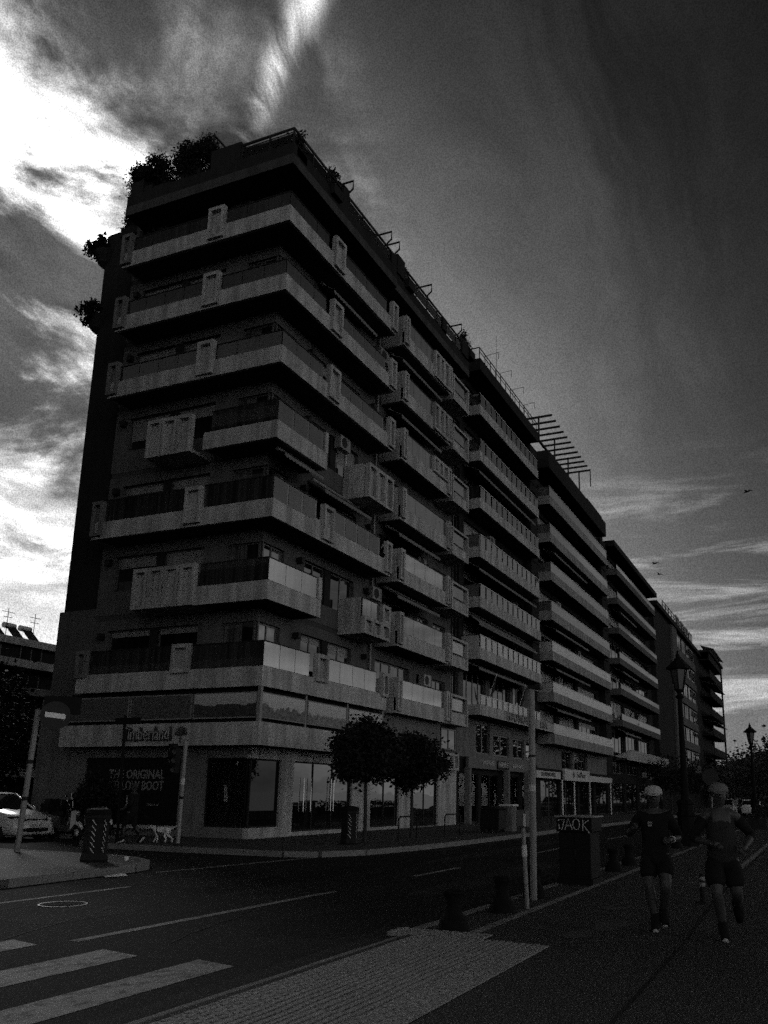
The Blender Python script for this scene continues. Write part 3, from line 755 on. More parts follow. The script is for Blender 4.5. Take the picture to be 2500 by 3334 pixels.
wall_run(A, 'x', SY, .25, SX, XE, FAR - .05, 3.2, [(SX, 26.02, .42, 2.66), (26.86, 31.15, .22, 2.66), (32.78, 35.5, .2, 2.6), (36.9, 39.85, .1, 2.6)], 'concrete', 'shop_wall')
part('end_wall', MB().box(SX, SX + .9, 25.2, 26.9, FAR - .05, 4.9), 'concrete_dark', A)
part('upper_shop_wall', MB().box(32.6, 39.6, 16.95, WY, 3.2, 4.95), 'concrete_dark', A)
part('upper_shop_wall', MB().box(39.6, XE, 17.1, WY, 3.2, 4.95), 'plaster', A)
window(A, 'x', 17.05, 40.0, 41.9, 3.75, 4.8, 2, .0, pane='pane', name='upper_window')
for i in range(3): slot_panel(A, 'x', 16.95, 39.75 + i * .72, 39.75 + i * .72 + .68, 2.75, 3.6)
part('string_course', MB().box(35.0, 39.5, 16.88, 16.95, 3.95, 4.02), 'metal_dark', A)
# shop windows: clear glass, a dark room with displays
def shopwin(ax, pl, u0, u1, z0, z1, n, mat='shop_glass'): return window(A, ax, pl, u0, u1, z0, z1, n, .08, .05, pane=mat, frame='metal_dark', name='shop_window')
shopwin('x', SY, SX + .02, 26.02, .42, 2.66, 1, 'pane_dim'); shopwin('y', SX, SY + .25, 19.03, .42, 2.68, 1)
shopwin('x', SY, 26.86, 31.15, .22, 2.66, 3, 'pane'); shopwin('x', SY, 32.78, 35.5, .2, 2.6, 2, 'pane'); shopwin('x', SY, 36.9, 39.85, .1, 2.6, 2, 'pane')
part('display_floor', MB().box(SX + .1, 26.0, SY + .12, 19.0, .3, .40), 'sign_dark', A)
part('display_back', MB().box(SX + .2, 26.4, 19.02, 19.1, .42, 2.7).box(26.1, 26.2, SY + .3, 19.0, .42, 2.7), 'wall_dark', A)
pan = part('shop_panel', MB().box(SX + .02, SX + .1, 20.12, 24.38, .3, 2.68), 'sign_dark', A)
lettering('panel_lettering', 'THE ORIGINAL', .44, .006, 'letter', A, (SX + .005, 22.03, 2.11), FACE_SIDE, width=2.5, bold=.008)
lettering('panel_lettering', 'YELLOW BOOT', .44, .006, 'letter', A, (SX + .005, 22.0, 1.72), FACE_SIDE, width=2.45, bold=.008)
lettering('panel_lettering', 'Timberland', .12, .004, 'letter', A, (SX + .005, 21.2, 1.1), FACE_SIDE)
part('bench_ledge', MB().box(SX - .28, SX, 20.2, 22.6, .30, .42), 'concrete', A)
for u in (17.6, 18.1): part('spotlight', MB().tube([(SX + .5, u, 2.62), (SX + .42, u - .02, 2.45)], .045, 8), 'white_paint', A)
for u in (24.9, 25.4): part('spotlight', MB().tube([(u, SY + .5, 2.62), (u, SY + .42, 2.45)], .045, 8), 'white_paint', A)
part('notice_plate', MB().box(SX - .015, SX, 17.55, 17.95, 2.80, 2.92), 'sign_grey', A)
part('notice_plate', MB().box(SX - .015, SX, 17.2, 17.42, 2.79, 2.93), 'sign_grey', A)
for u in (27.6, 28.1, 29.55, 29.75): part('door_handle', MB().tube([(u, SY + .02, .9), (u, SY + .02, 2.1)], .022, 6), 'chrome', A)
# roof-edge planting (each shrub is a thing, see the foliage section)

# ------------------------------------------------------------------ the other buildings of the row
def band_floor(B, z, x0, x1, y_wall, h, rail_h, n, rail_mat, topmat='metal_light', gap=.012, posts=False, side=True, mat='concrete', slabmat='soffit', y=CY):
    """one balcony: slab, front parapet with side returns, glass panels, light handrail"""
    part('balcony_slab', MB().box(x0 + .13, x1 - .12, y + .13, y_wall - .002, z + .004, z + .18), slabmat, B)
    part('balcony_parapet', MB().box(x0, x1, y, y + .13, z, z + h).box(x0, x0 + .13, y + .13, y_wall - .01, z, z + h).box(x1 - .12, x1, y + .13, y_wall - .01, z, z + h), mat, B)
    if rail_h:
        rail_run(B, 'x', y, x0 + .02, x1 - .02, z + h, z + h + rail_h, n, rail_mat, railmat=topmat, gap=gap, posts=posts)
        if side: rail_run(B, 'y', x0, y + .08, y_wall - .05, z + h, z + h + rail_h, 1, rail_mat, railmat='metal_dark', posts=False)

# second block: narrow glass panes in its railings
B = thing('apartment_building', (50, 17, FAR), 'mid-row apartment block with small square panes in its balcony railings and raised letters', 'building')
BY = 17.6
part('core', MB().box(42.3, 57.15, BY + .3, 30, 0, 26.1), 'wall_dark', B)
zs = [8.80 + 2.89 * i for i in range(6)]
wall_run(B, 'x', BY, .3, 42.3, 57.15, 3.55, 6.0, [(46.3, 48.6, 3.85, 5.6), (49.2, 52.2, 3.8, 5.1), (52.9, 55.2, 3.8, 5.1), (55.6, 57.0, 3.8, 5.1)], 'concrete_dark')
for a, b, n in ((46.3, 48.6, 2), (49.2, 52.2, 2), (52.9, 55.2, 2), (55.6, 57.0, 1)): window(B, 'x', BY, a, b, 3.82, 5.1 if a > 47 else 5.6, n, .08, .09, pane='pane_mirror', name='first_floor_window')
prev = 6.0
for i, z in enumerate(zs + [26.1]):
    ops = [(42.5, 43.6, prev + .5, z - .45), (44.3, 47.9, prev + .2, z - .4), (48.6, 52.4, prev + .2, z - .4), (53.0, 55.0, prev + .5, z - .45)]
    wall_run(B, 'x', BY, .28, 42.3, 57.15, prev + .002, z, ops, 'plaster' if i == 0 else 'wall_dark')
    window(B, 'x', BY, *ops[0], 2); window(B, 'x', BY, *ops[1], 4 if i == 0 else 2, shutter=(0, .9, .4, 1.2, .3, .8, .5)[i]); window(B, 'x', BY, *ops[2], 4 if i == 0 else 2, shutter=(0, .3, 1.0, .4, .9, .2, .7)[i]); window(B, 'x', BY, *ops[3], 2)
    prev = z
for i, z in enumerate(zs):
    band_floor(B, z, 43.8, 55.45, BY, .6, .75, 12, 'frosted_light' if i < 1 else ('frosted' if i < 3 else 'smoked'), gap=.11)
    part('side_wall', MB().box(55.5, 57.1, 17.0, BY, z + .02, z + 2.85), 'wall_dark', B)
    if i in (0, 1, 2, 4): awning(B, 'x', BY - .12, 44.0, 55.0, z - .06, .95, (.35, .75, .5, 0, .45, .4)[i])
# the lowest slab carries the raised letters
z = 5.76
part('letter_slab', MB().box(43.8, 58.2, CY, CY + .16, z, z + .56).box(43.8, 43.95, CY + .16, BY - .01, z, z + .56), 'concrete', B)
part('balcony_slab', MB().box(43.95, 58.2, CY + .16, BY - .01, z + .004, z + .2), 'soffit', B)
rail_run(B, 'x', CY, 43.85, 55.2, z + .56, z + 1.1, 12, 'frosted_light', railmat='metal_light', gap=.11, posts=False)
lettering('raised_letters', 'ΗΡΟΤΙΟΥΠΑ', .62, .05, 'letter', B, (50.9, CY - .04, z + .28), FACE_SEA, width=5.6)
lettering('raised_letters', 'ΓΙΑ', .62, .05, 'letter', B, (55.6, CY - .04, z + .28), FACE_SEA, width=1.5)
for x, t in ((45.4, -.25), (50.8, .2)):
    fp = part('flag_pole', MB().tube([(x, CY + .1, z + 1.0), (x + .1, CY - .35, z + 2.4)], .02, 6), 'metal_light', B)
    part('flag', MB().prism([(x + .08, CY - .33, z + 2.3), (x + .22, CY - .2, z + 1.5), (x + .30, CY + .1, z + 1.1), (x + .02, CY - .02, z + 1.25), (x - .02, CY - .2, z + 1.7)], (.02, .02, 0)), 'cloth_grey', fp)
part('roof_slab', MB().box(43.8, 55.6, CY, BY + 1, 26.1, 26.5).box(43.8, 55.6, CY, CY + .14, 26.5, 26.85).box(43.8, 43.94, CY + .14, BY + 1, 26.5, 26.85), 'wall_dark', B)
part('roof_rail', MB().tube([(43.9, CY + .1, 27.6), (55.5, CY + .1, 27.6)], .035, 6).tube([(43.9, CY + .1, 27.35), (55.5, CY + .1, 27.35)], .025, 6).tube([(43.9, BY, 27.6), (43.9, CY + .1, 27.6)], .035, 6), 'metal_dark', B)
for k in range(13): part('rail_post', MB().box(43.9 + k * .965 - .02, 43.9 + k * .965 + .02, CY + .08, CY + .12, 26.84, 27.58), 'metal_dark', B)
for u in (45.5, 48.0, 50.5, 53.0): part('davit', MB().tube([(u, CY + .2, 27.0), (u, CY + .2, 27.9), (u, CY - .55, 27.95), (u, CY - .55, 27.5)], .022, 5), 'metal_dark', B)
part('antenna_mast', MB().tube([(51.2, 18.0, 26.5), (51.2, 18.0, 32.6)], [.03, .012], 5), 'metal_dark', B)
part('roof_house', MB().box(45, 54, 21, 28, 26.1, 27.4), 'wall_dark', B)
# ground floor: dark shops behind glass, a long sign board
wall_run(B, 'x', 17.3, .3, 42.3, 57.15, 0, 3.55, [(43.0, 45.9, .1, 2.7), (46.4, 49.4, .1, 2.7), (49.9, 53.2, .1, 2.7), (53.8, 56.8, .1, 2.7)], 'wall_dark', 'shop_wall')
for a, b in ((43.0, 45.9), (46.4, 49.4), (49.9, 53.2), (53.8, 56.8)): window(B, 'x', 17.3, a, b, .1, 2.7, 2, .08, .05, pane='shop_glass', frame='metal_dark', name='shop_window')
sb = part('sign_board', MB().box(43.5, 54.1, 16.95, 17.1, 2.96, 3.56), 'sign_grey', B)
lettering('sign_lettering', 'BAGELHOUSE', .36, .02, 'letter_bright', sb, (46.55, 16.93, 3.28), FACE_SEA, width=1.75)
part('sign_plate', MB().box(48.0, 50.0, 16.9, 16.95, 3.0, 3.5), 'sign_dark', sb)
lettering('sign_lettering', 'HANNY', .5, .02, 'letter_bright', sb, (49.0, 16.88, 3.25), FACE_SEA, width=1.75)
lettering('sign_lettering', 'BAGELHOUSE', .36, .02, 'letter_bright', sb, (51.85, 16.93, 3.25), FACE_SEA, width=1.95)
for u in (43.3, 49.6, 53.5): part('pillar', MB().box(u - .15, u + .15, 16.75, 17.05, FAR - .02, 2.96), 'concrete_dark', B)
for u, v, zz in ((44.6, 17.9, 2.2), (45.3, 18.3, 2.05), (48.4, 18.0, 2.0), (51.6, 18.0, 2.05), (52.3, 18.6, 2.1), (47.0, 18.6, 1.3)):
    lp = part('shop_lamp', MB().tube([(u, v, 2.9), (u, v, zz + .06)], .008, 4), 'metal_dark', B); part('bulb', MB().ball((u, v, zz), .055, n=8, m=5), 'lamp_on', lp)

# third block: long pale railings, pergola on the roof
C = thing('apartment_building', (68, 17, FAR), 'apartment block with long pale frosted balcony railings and slatted roof pergola', 'building')
part('core', MB().box(57.25, 79.8, BY + .3, 30, 0, 24.7), 'wall_dark', C)
zc = [5.03 + 2.89 * j for j in range(7)]
prev = 3.4
for i, z in enumerate(zc + [24.7]):
    ops = [(58.9, 63.0, prev + .25, z - .4), (64.0, 69.0, prev + .25, z - .4), (70.0, 76.4, prev + .25, z - .4)]
    if i == 0: ops = [(64.4, 67.6, prev + .15, z - .15), (68.2, 72.5, prev + .15, z - .15)]
    wall_run(C, 'x', BY, .28, 57.25, 79.8, prev + .002, z, ops, 'concrete_dark' if i == 0 else 'wall_dark')
    for k, o in enumerate(ops): window(C, 'x', BY, *o, (2, 3, 4)[k], shutter=random.choice((0, .3, .8)) if i else 0)
    prev = z
for i, z in enumerate(zc):
    band_floor(C, z, 58.3, 77.35, BY, .66, .72, 5, 'frosted_light' if i < 3 else 'frosted', mat='concrete_buff')
    if i in (1, 2, 3, 5): awning(C, 'x', BY - .12, 60.0, 70.0, z - .06, .9, .3)
    part('side_wall', MB().box(77.5, 79.7, 17.0, BY, z, z + 2.8), 'wall_dark', C)
part('roof_slab', MB().box(58.2, 77.4, CY, BY + 1, 25.2, 25.7).box(58.2, 77.4, CY, CY + .15, 25.7, 26.55).box(58.2, 58.35, CY + .15, BY + 1, 25.7, 26.55), 'wall_dark', C)
part('roof_house', MB().box(73.6, 79.5, 17.2, 28, 24.7, 27.9), 'wall_dark', C)
pg = part('pergola_beam', MB().box(56.2, 68.2, 17.6, 17.75, 28.15, 28.3), 'metal_dark', C)
for k in range(12):
    x = 56.3 + k * 1.07
    part('pergola_slat', MB().box(x - .05, x + .05, 15.55, 17.9, 28.30, 28.44), 'metal_dark', pg)
for x in (56.3, 60.5, 64.5, 68.1): part('pergola_post', MB().box(x - .05, x + .05, 16.5, 16.6, 26.5, 28.3), 'metal_dark', pg)
part('pergola_post', MB().box(68.05, 68.12, 15.55, 15.62, 26.9, 28.3), 'metal_dark', pg)
# shop signs on light boards
for a, b, z0, z1, y in ((54.2, 59.9, 2.68, 3.14, 16.45), (60.7, 68.0, 2.62, 3.42, 16.35), (68.05, 76.5, 2.66, 3.1, 16.45)):
    s = part('sign_board', MB().box(a, b, y, y + .18, z0, z1), 'sign_light', C)
    if a < 60: lettering('sign_lettering', 'SHOPPING MALL', .36, .015, 'letter_dark', s, (56.9, y - .012, 2.92), FACE_SEA, width=3.4)
    elif a < 68: lettering('sign_lettering', 'SeaPlace', .55, .015, 'letter_dark', s, (65.2, y - .012, 3.06), FACE_SEA, width=2.5); part('sign_leaf', MB().prism([(63.0, y - .01, 2.8), (63.4, y - .01, 3.05), (63.0, y - .01, 3.3), (62.8, y - .01, 3.05)], (0, -.02, 0)), 'letter_dark', s)
for u in (60.4, 63.7, 68.5, 76.0): part('canopy_post', MB().tube([(u, 16.5, FAR), (u, 16.5, 2.65)], .06, 8), 'metal_light', C)
wall_run(C, 'x', 17.35, .25, 57.25, 79.8, 0, 3.4, [(58.0, 62.8, .1, 2.6), (63.5, 68.0, .1, 2.6), (68.6, 73.5, .1, 2.6), (74.2, 78.8, .1, 2.6)], 'wall_dark', 'shop_wall')
for a, b in ((58.0, 62.8), (63.5, 68.0), (68.6, 73.5), (74.2, 78.8)): window(C, 'x', 17.35, a, b, .1, 2.6, 3, .08, .05, pane='pane_dim', frame='metal_dark', name='shop_window')

# fourth block
D = thing('apartment_building', (92, 17, FAR), 'dark apartment block with narrow plain balcony bands, before the street bends away', 'building')
part('core', MB().box(79.9, 106, BY + .3, 30, 0, 25.2), 'wall_dark', D)
zd = [7.95, 10.9, 13.82, 16.77, 19.7, 22.6]
prev = 3.4
for i, z in enumerate(zd + [25.2]):
    ops = [(82.5, 88, prev + .3, z - .4), (89, 95, prev + .3, z - .4), (96, 102.5, prev + .3, z - .4)]
    wall_run(D, 'x', BY, .28, 79.9, 106, prev + .002, z, ops, 'wall_dark')
    for o in ops: window(D, 'x', BY, *o, 3, shutter=random.choice((0, .5, 1.0)))
    prev = z
for i, z in enumerate(zd):
    band_floor(D, z, 81.7, 103.5, BY, .6, .5 if i % 2 else .62, 6, 'smoked' if i % 2 else 'frosted', topmat='metal_dark', side=False, mat='plaster')
    if i in (0, 2, 4): awning(D, 'x', BY - .12, 84, 92, z - .06, .9, .35)
part('balcony_parapet', MB().prism([(84, CY, 4.95), (108.6, CY, 4.95), (108.6, CY, 5.95), (86.2, CY, 6.0), (84, BY, 5.3)], (0, .18, 0)), 'concrete', D)
part('balcony_slab', MB().box(84, 108.5, CY + .19, BY, 4.96, 5.15), 'soffit', D)
part('roof_slab', MB().box(80.5, 105, CY - .1, BY + .5, 25.2, 25.75), 'wall_dark', D)
wall_run(D, 'x', 17.35, .25, 79.9, 106, 0, 3.4, [(81, 86, .1, 2.8), (87, 93, .1, 2.8), (94, 99, .1, 2.8), (100, 105, .1, 2.8)], 'wall_dark', 'shop_wall')
for a, b in ((81, 86), (87, 93), (94, 99), (100, 105)): window(D, 'x', 17.35, a, b, .1, 2.8, 3, .08, .06, pane='pane_dim', frame='metal_dark', name='shop_window')
for u in (92, 96, 101): part('shop_sign', MB().box(u, u + 2.6, 16.6, 16.7, 3.3 + .1 * (u % 3), 4.0), 'sign_grey', D)

# fifth block, farthest, with deep balconies at its end
E = thing('apartment_building', (140, 18, FAR), 'farthest block of the row, dark, with deep stacked end balconies against the sky', 'building')
part('core', MB().box(106.2, 168.5, 17.0, 36, 0, 24.6), 'wall_dark', E)
part('roof_edge', MB().box(106.2, 168.6, 16.5, 36, 24.6, 25.2).box(118, 150, 18, 30, 25.2, 26.2), 'wall_dark', E)
for i in range(7):
    z = 5.1 + 3.2 * i - (.0 if i < 6 else .3)
    if i < 6: part('spandrel', MB().box(124, 143.5, 16.75, 17.0, z, z + 1.1), 'plaster', E)
    for k in range(4):
        a = 124.6 + k * 4.8
        window(E, 'x', 16.85, a, a + 3.6, z + 1.12, z + 3.0, 2, .02, .12)
    part('balcony_parapet', MB().box(150, 170, 15.2, 15.35, z, z + 1.25).box(169.8, 170, 15.35, 16.98, z, z + 1.25).box(150, 169.8, 15.35, 16.98, z, z + .2), 'wall_dark', E)
    if i % 2 == 0: part('awning', MB().prism([(152, 16.8, z + 2.9), (169, 16.8, z + 2.9), (169, 14.6, z + 2.2), (152, 14.6, z + 2.2)], (0, 0, -.05)), 'awning', E)
part('pier', MB().box(119.2, 123.6, 16.7, 17.0, 5, 24.6), 'plaster', E)
part('end_canopy', MB().box(149, 171, 14.9, 34, 25.21, 25.6), 'wall_dark', E)
part('corner_post', MB().box(169.6, 169.9, 15.1, 15.4, 0, 25), 'wall_dark', E)
part('roof_rail', MB().tube([(111, 16.6, 26.2), (136, 16.6, 26.2)], .05, 5).tube([(111, 16.6, 25.7), (136, 16.6, 25.7)], .04, 5), 'metal_dark', E)
for k in range(11): part('rail_post', MB().box(111 + k * 2.5 - .04, 111 + k * 2.5 + .04, 16.55, 16.65, 25.2, 26.2), 'metal_dark', E)

# block up the side street, seen left of the corner building
F = thing('apartment_building', (55, 70, FAR), 'distant balconied block up the side street with solar heaters on its roof', 'building')
part('core', MB().box(28, 75, 70, 90, 0, 15.0), 'wall_dark', F)
for i in range(5):
    z = 2.6 + 2.55 * i
    part('balcony_parapet', MB().box(30, 74, 68.7, 68.9, z, z + .75).box(30, 74, 68.9, 70, z, z + .15), 'concrete_dark' if i % 2 else 'concrete', F)
    for k in range(9): window(F, 'x', 69.9, 31 + k * 4.8, 33.6 + k * 4.8, z + .2, z + 2.2, 2, .02, .1)
part('roof_parapet', MB().box(28, 75, 69.5, 70, 15, 15.7), 'concrete', F)
for x in (54.5, 57.2, 59.4, 61.3):
    h = part('solar_heater', MB().prism([(x, 70.5, 15.8), (x + .1, 72, 17.1), (x + 1.3, 72, 17.1), (x + 1.2, 70.5, 15.8)], (0, .1, 0)), 'metal_dark', F)
    part('tank', MB().tube([(x, 72.2, 17.2), (x + 1.3, 72.2, 17.2)], .3, 8), 'metal_light', h)
for x in (58.6, 61.8): part('antenna_mast', MB().tube([(x, 70.8, 15.5), (x, 70.8, 18.6)], .04, 4).tube([(x - .7, 70.8, 18.2), (x + .7, 70.8, 18.2)], .03, 4).tube([(x - .5, 70.8, 17.7), (x + .5, 70.8, 17.7)], .03, 4), 'metal_dark', F)

# the neighbouring seafront block across the side street (just left of the view; it shades the short facade)
N = thing('apartment_building', (-10, 19, FAR), 'neighbouring seafront block across the side street, left of the view', 'building')
part('core', MB().box(-40, 8.2, 19.6, 45, 0, 25.5), 'wall_dark', N)
for i in range(8):
    z = 4.9 + 2.9 * i
    part('balcony_parapet', MB().box(-40, 9.3, 18.4, 18.55, z, z + .7).box(9.15, 9.3, 18.55, 44, z, z + .7), 'concrete_dark', N)
    part('balcony_slab', MB().box(-40, 9.1, 18.56, 19.6, z + .004, z + .18).box(8.2, 9.1, 19.6, 44, z + .004, z + .18), 'soffit', N)
    if i < 7:
        for k in range(6): window(N, 'x', 19.5, -36 + k * 7.4, -33 + k * 7.4, z + .2, z + 2.3, 2, .02, .08)
part('roof_slab', MB().box(-40.2, 9.0, 18.6, 45.2, 25.5, 26.0), 'wall_dark', N)

# balcony clutter on the long row: air conditioners (parts of the buildings they are bolted to)
def air_con(parent, x, y, z):
    b = part('air_conditioner', MB().box(x, x + .85, y - .32, y, z, z + .58), 'metal_pole', parent, bevel=.015)
    part('fan_grille', MB().disc((x + .32, y - .321, z + .29), (0, -1, 0), .22, .012, 18), 'metal_dark', b)
    part('pipe', MB().tube([(x + .83, y - .1, z + .1), (x + .95, y - .05, z - .1), (x + .95, y - .04, z - .7)], .02, 5), 'metal_light', b)
for k, x in ((1, 38.2), (2, 32.6), (3, 37.4), (4, 29.3), (5, 38.3), (6, 32.7)): air_con(A, x, WY - .02, ZB(k) + (1.75 if x > 33 else 2.0))
for i, x in ((0, 47.95), (1, 52.45), (2, 47.95), (3, 52.5), (5, 47.9)): air_con(B, x - .1, BY - .02, zs[i] + 1.9)
for j, x in ((1, 63.1), (2, 69.1), (3, 63.1), (4, 69.1), (5, 63.2)): air_con(C, x, BY - .02, zc[j] + 1.8)

# ------------------------------------------------------------------ foliage
def crown_mesh(name, c, rad, n, size, clumps=40, seed=0, fill=.55, mat='leaf'):
    """many small bent leaves gathered in clumps through an ellipsoid"""
    rnd = random.Random(seed); mb = MB(); cs = []
    for _ in range(clumps):
        while True:
            v = Vector((rnd.uniform(-1, 1), rnd.uniform(-1, 1), rnd.uniform(-1, 1)))
            if v.length < 1: break
        v = v.normalized() * (fill + (1 - fill) * v.length ** .5) * rnd.uniform(.75, 1.02) if rnd.random() < .75 else v * .7
        cs.append((v, rnd.uniform(.11, .23)))
    for i in range(n):
        v, s = cs[rnd.randrange(clumps)]
        p = v + Vector((rnd.gauss(0, s), rnd.gauss(0, s), rnd.gauss(0, s)))
        p = Vector((c[0] + p.x * rad[0], c[1] + p.y * rad[1], c[2] + p.z * rad[2]))
        d = Vector((rnd.gauss(0, 1), rnd.gauss(0, 1), rnd.gauss(0, .7) - .2)).normalized()
        w = d.cross(Vector((rnd.gauss(0, 1), rnd.gauss(0, 1), rnd.gauss(0, 1)))).normalized(); nn = d.cross(w)
        L = size * rnd.uniform(.6, 1.3); W = L * .32
        o = len(mb.v)
        mb.v += [tuple(p), tuple(p + d * L * .5 + w * W), tuple(p + d * L - nn * L * .15), tuple(p + d * L * .5 - w * W)]
        mb.f += [(o, o + 1, o + 2), (o, o + 2, o + 3)]
    return mb
def tree(name, x, y, z0, zc, rad, n, size, label, group, seed, trunk=.06, clumps=40, mat='leaf', cat='tree'):
    t = thing(name, (x, y, z0), label, cat, group)
    rnd = random.Random(seed)
    tr = MB().tube([(x, y, z0), (x + rnd.uniform(-.03, .03), y, (z0 + zc) * .35), (x + rnd.uniform(-.05, .05), y + rnd.uniform(-.05, .05), zc - rad[2] * .3)], [trunk, trunk * .85, trunk * .6], 8)
    for k in range(6):
        a = k * 1.05 + rnd.random(); b = Vector((x, y, zc - rad[2] * (.75 - .1 * k)))
        e = b + Vector((math.cos(a) * rad[0] * .75, math.sin(a) * rad[1] * .75, rad[2] * rnd.uniform(.4, .9)))
        tr.tube([b, b.lerp(e, .5) + Vector((0, 0, .05)), e], [trunk * .5, trunk * .35, trunk * .12], 5)
    part('trunk', tr, 'bark', t, smooth=True)
    part('crown', crown_mesh('crown', (x, y, zc), rad, n, size, clumps, seed, mat=mat), mat, t)
    return t
G1 = 'clipped street trees along the far pavement'
tree('street_tree', 24.65, 13.05, FAR, 2.85, (1.0, 1.05, .90), 13000, .14, 'nearest clipped round street tree, in front of the shop windows', G1, 11, .07, 70)
tree('street_tree', 28.4, 13.2, FAR, 2.68, (1.1, 1.15, .90), 14000, .14, 'second clipped street tree, its crown touching the nearest one', G1, 12, .07, 70)
tree('street_tree', 84, 12.6, FAR, 3.6, (2.6, 2.2, 1.6), 2200, .25, 'broad street tree before the dark fourth block', G1, 16, .1)
tree('street_tree', 96, 12.8, FAR, 3.4, (2.4, 2.2, 1.4), 1800, .28, 'street tree before the fourth block, farther along', G1, 17, .1)
G2 = 'trees closing the far end of the road'
for k, (x, y, zc, r, lab) in enumerate(((150, 12.8, 4.6, (7, 5, 3.6), 'dark bushy tree under the end balconies of the farthest block'), (175, 13.5, 5.0, (8, 5, 3.6), 'rounded far tree just right of the last block'), (200, 13.0, 3.6, (10, 5, 3.2), 'low dark far tree below the gap of sky'),
                              (118, 5.2, 4.4, (7, 4.0, 4.2), 'dark promenade tree behind the second lamp'), (96, 1.2, 6.0, (5, 3.6, 4.8), 'tall promenade tree at the right edge of the view'), (150, 6.0, 4.0, (9, 4, 3.6), 'distant promenade tree low on the right'))):
    tree('far_tree', x, y, 0, zc, r, 5200, .42, lab, G2, 40 + k, .25, 60, 'leaf_far')
G3 = 'trees along the side street'
for k, (x, y, zc, r, lab) in enumerate(((37.5, 46, 5.2, (3.4, 3.4, 3.4), 'dark tree up the side street left of the sign pole'), (41.5, 52, 4.6, (3.6, 3.4, 3.4), 'dark tree up the side street behind the round sign'), (33.0, 43, 3.6, (2.4, 2.6, 2.6), 'lower leafy tree at the left edge of the view'))):
    tree('side_street_tree', x, y, FAR, zc, r, 4200, .3, lab, G3, 60 + k, .16, 55)
# roof planting of the corner building
G4 = 'planting on the roof and terraces of the corner building'
def shrub(x, y, z, rad, n, size, label, seed, pot=True, clumps=26):
    t = thing('roof_shrub', (x, y, z), label, 'shrub', G4)
    if pot: part('planter', MB().box(x - .35, x + .35, y - .5, y + .5, z, z + .45), 'wall_dark', t)
    st = MB()
    for k in range(5): st.tube([(x, y, z + .3), (x + rad[0] * .6 * math.cos(k * 1.3), y + rad[1] * .6 * math.sin(k * 1.3), z + .45 + rad[2] * (1 + .1 * k))], [.03, .01], 5)
    part('stem', st, 'bark', t); part('foliage', crown_mesh('foliage', (x, y, z + .4 + rad[2] * .8), rad, n, size, clumps, seed, .4), 'leaf', t)
shrub(24.0, 23.95, 25.75, (.6, 1.2, .92), 14000, .10, 'wide rounded shrub at the inland end of the roof edge', 71)
shrub(24.0, 21.5, 25.75, (.6, 1.15, 1.0), 14000, .10, 'tallest rounded shrub on the roof edge beside the pier', 72)
shrub(24.0, 22.9, 25.6, (.35, .35, .6), 500, .11, 'small thin shrub between the two rounded roof shrubs', 73)
shrub(24.1, 16.9, 25.4, (.5, .5, .55), 700, .13, 'low spiky plant in the roof corner behind the railing', 74)
shrub(26.6, 16.7, 25.5, (.7, .35, .7), 700, .14, 'loose leafy plant spilling over the railing above the street', 75)
shrub(34.0, 16.8, 25.6, (.4, .3, .6), 300, .14, 'small plant beside the double roof pier', 76)
shrub(42.6, 16.9, 26.2, (.6, .4, .8), 500, .16, 'scruffy plant where the two roofs meet', 77)
shrub(25.2, 25.7, 25.2, (.4, .75, .75), 5000, .11, 'shrub on the stepped inland end of the roof', 78)
def wall_plant(x, y, z, rad, n, label, seed):
    t = thing('terrace_plant', (x, y - rad[1] * .3, z), label, 'plant', G4)
    part('hanging_basket', MB().lathe([(.08, -.75), (.3, -.55), (.42, -.2), (.44, 0.05)], (x + .2, y - .22, z), 14), 'wall_dark', t)
    part('foliage', crown_mesh('foliage', (x, y, z + rad[2] * .3), rad, n, .17, 22, seed, .3), 'leaf', t)
wall_plant(24.8, 27.3, 24.7, (.4, .5, .6), 1300, 'bushy plant jutting past the inland wall near the roof', 81)
wall_plant(24.8, 27.3, 21.5, (.4, .6, .6), 1100, 'bushy plant jutting past the inland wall a storey below the roof', 82)
# plants kept on balconies
G6 = 'potted plants on the balconies'
for k, (x, y, z, r, lab) in enumerate(((32.0, 16.75, ZB(3) + .2, .45, 'straggly plant at the far end of the third balcony band, above the box bay'), (26.5, 16.75, ZB(2) + .2, .4, 'thin plant behind the glass of the second-storey corner balcony'),
        (24.0, 22.9, ZB(7) + .2, .5, 'plant behind the rail of the topmost inland balcony'), (37.9, 16.8, ZB(6) + .2, .5, 'plant on the sixth middle-bay balcony'), (38.2, 16.8, ZB(4) + .2, .45, 'plant on the fourth middle-bay balcony'),
        (54.8, 16.8, 14.8, .6, 'bushy plant at the far end of a small-paned balcony, third up'), (54.9, 16.8, 20.6, .6, 'bushy plant at the far end of a small-paned balcony, fifth up'), (75, 16.9, 11.0, .7, 'plant on a pale-railed balcony, third up'), (98, 16.9, 14.1, .9, 'plant on the narrow-banded dark block, third balcony up'), (90, 16.9, 8.2, .9, 'plant on the narrow-banded dark block, lowest balcony'))):
    t = thing('balcony_plant', (x, y, z), lab, 'plant', G6)
    part('pot', MB().lathe([(.12, 0), (.17, .3), (.18, .31)], (x, y, z), 12), 'concrete_dark', t)
    part('foliage', crown_mesh('foliage', (x, y, z + .75 + r * .5), (r * .7, r * .6, r * 1.1), 420, .16, 14, 120 + k, .3), 'leaf', t)
    part('stem', MB().tube([(x, y, z + .25), (x + .03, y, z + .8 + r * .5)], [.02, .01], 5), 'bark', t)
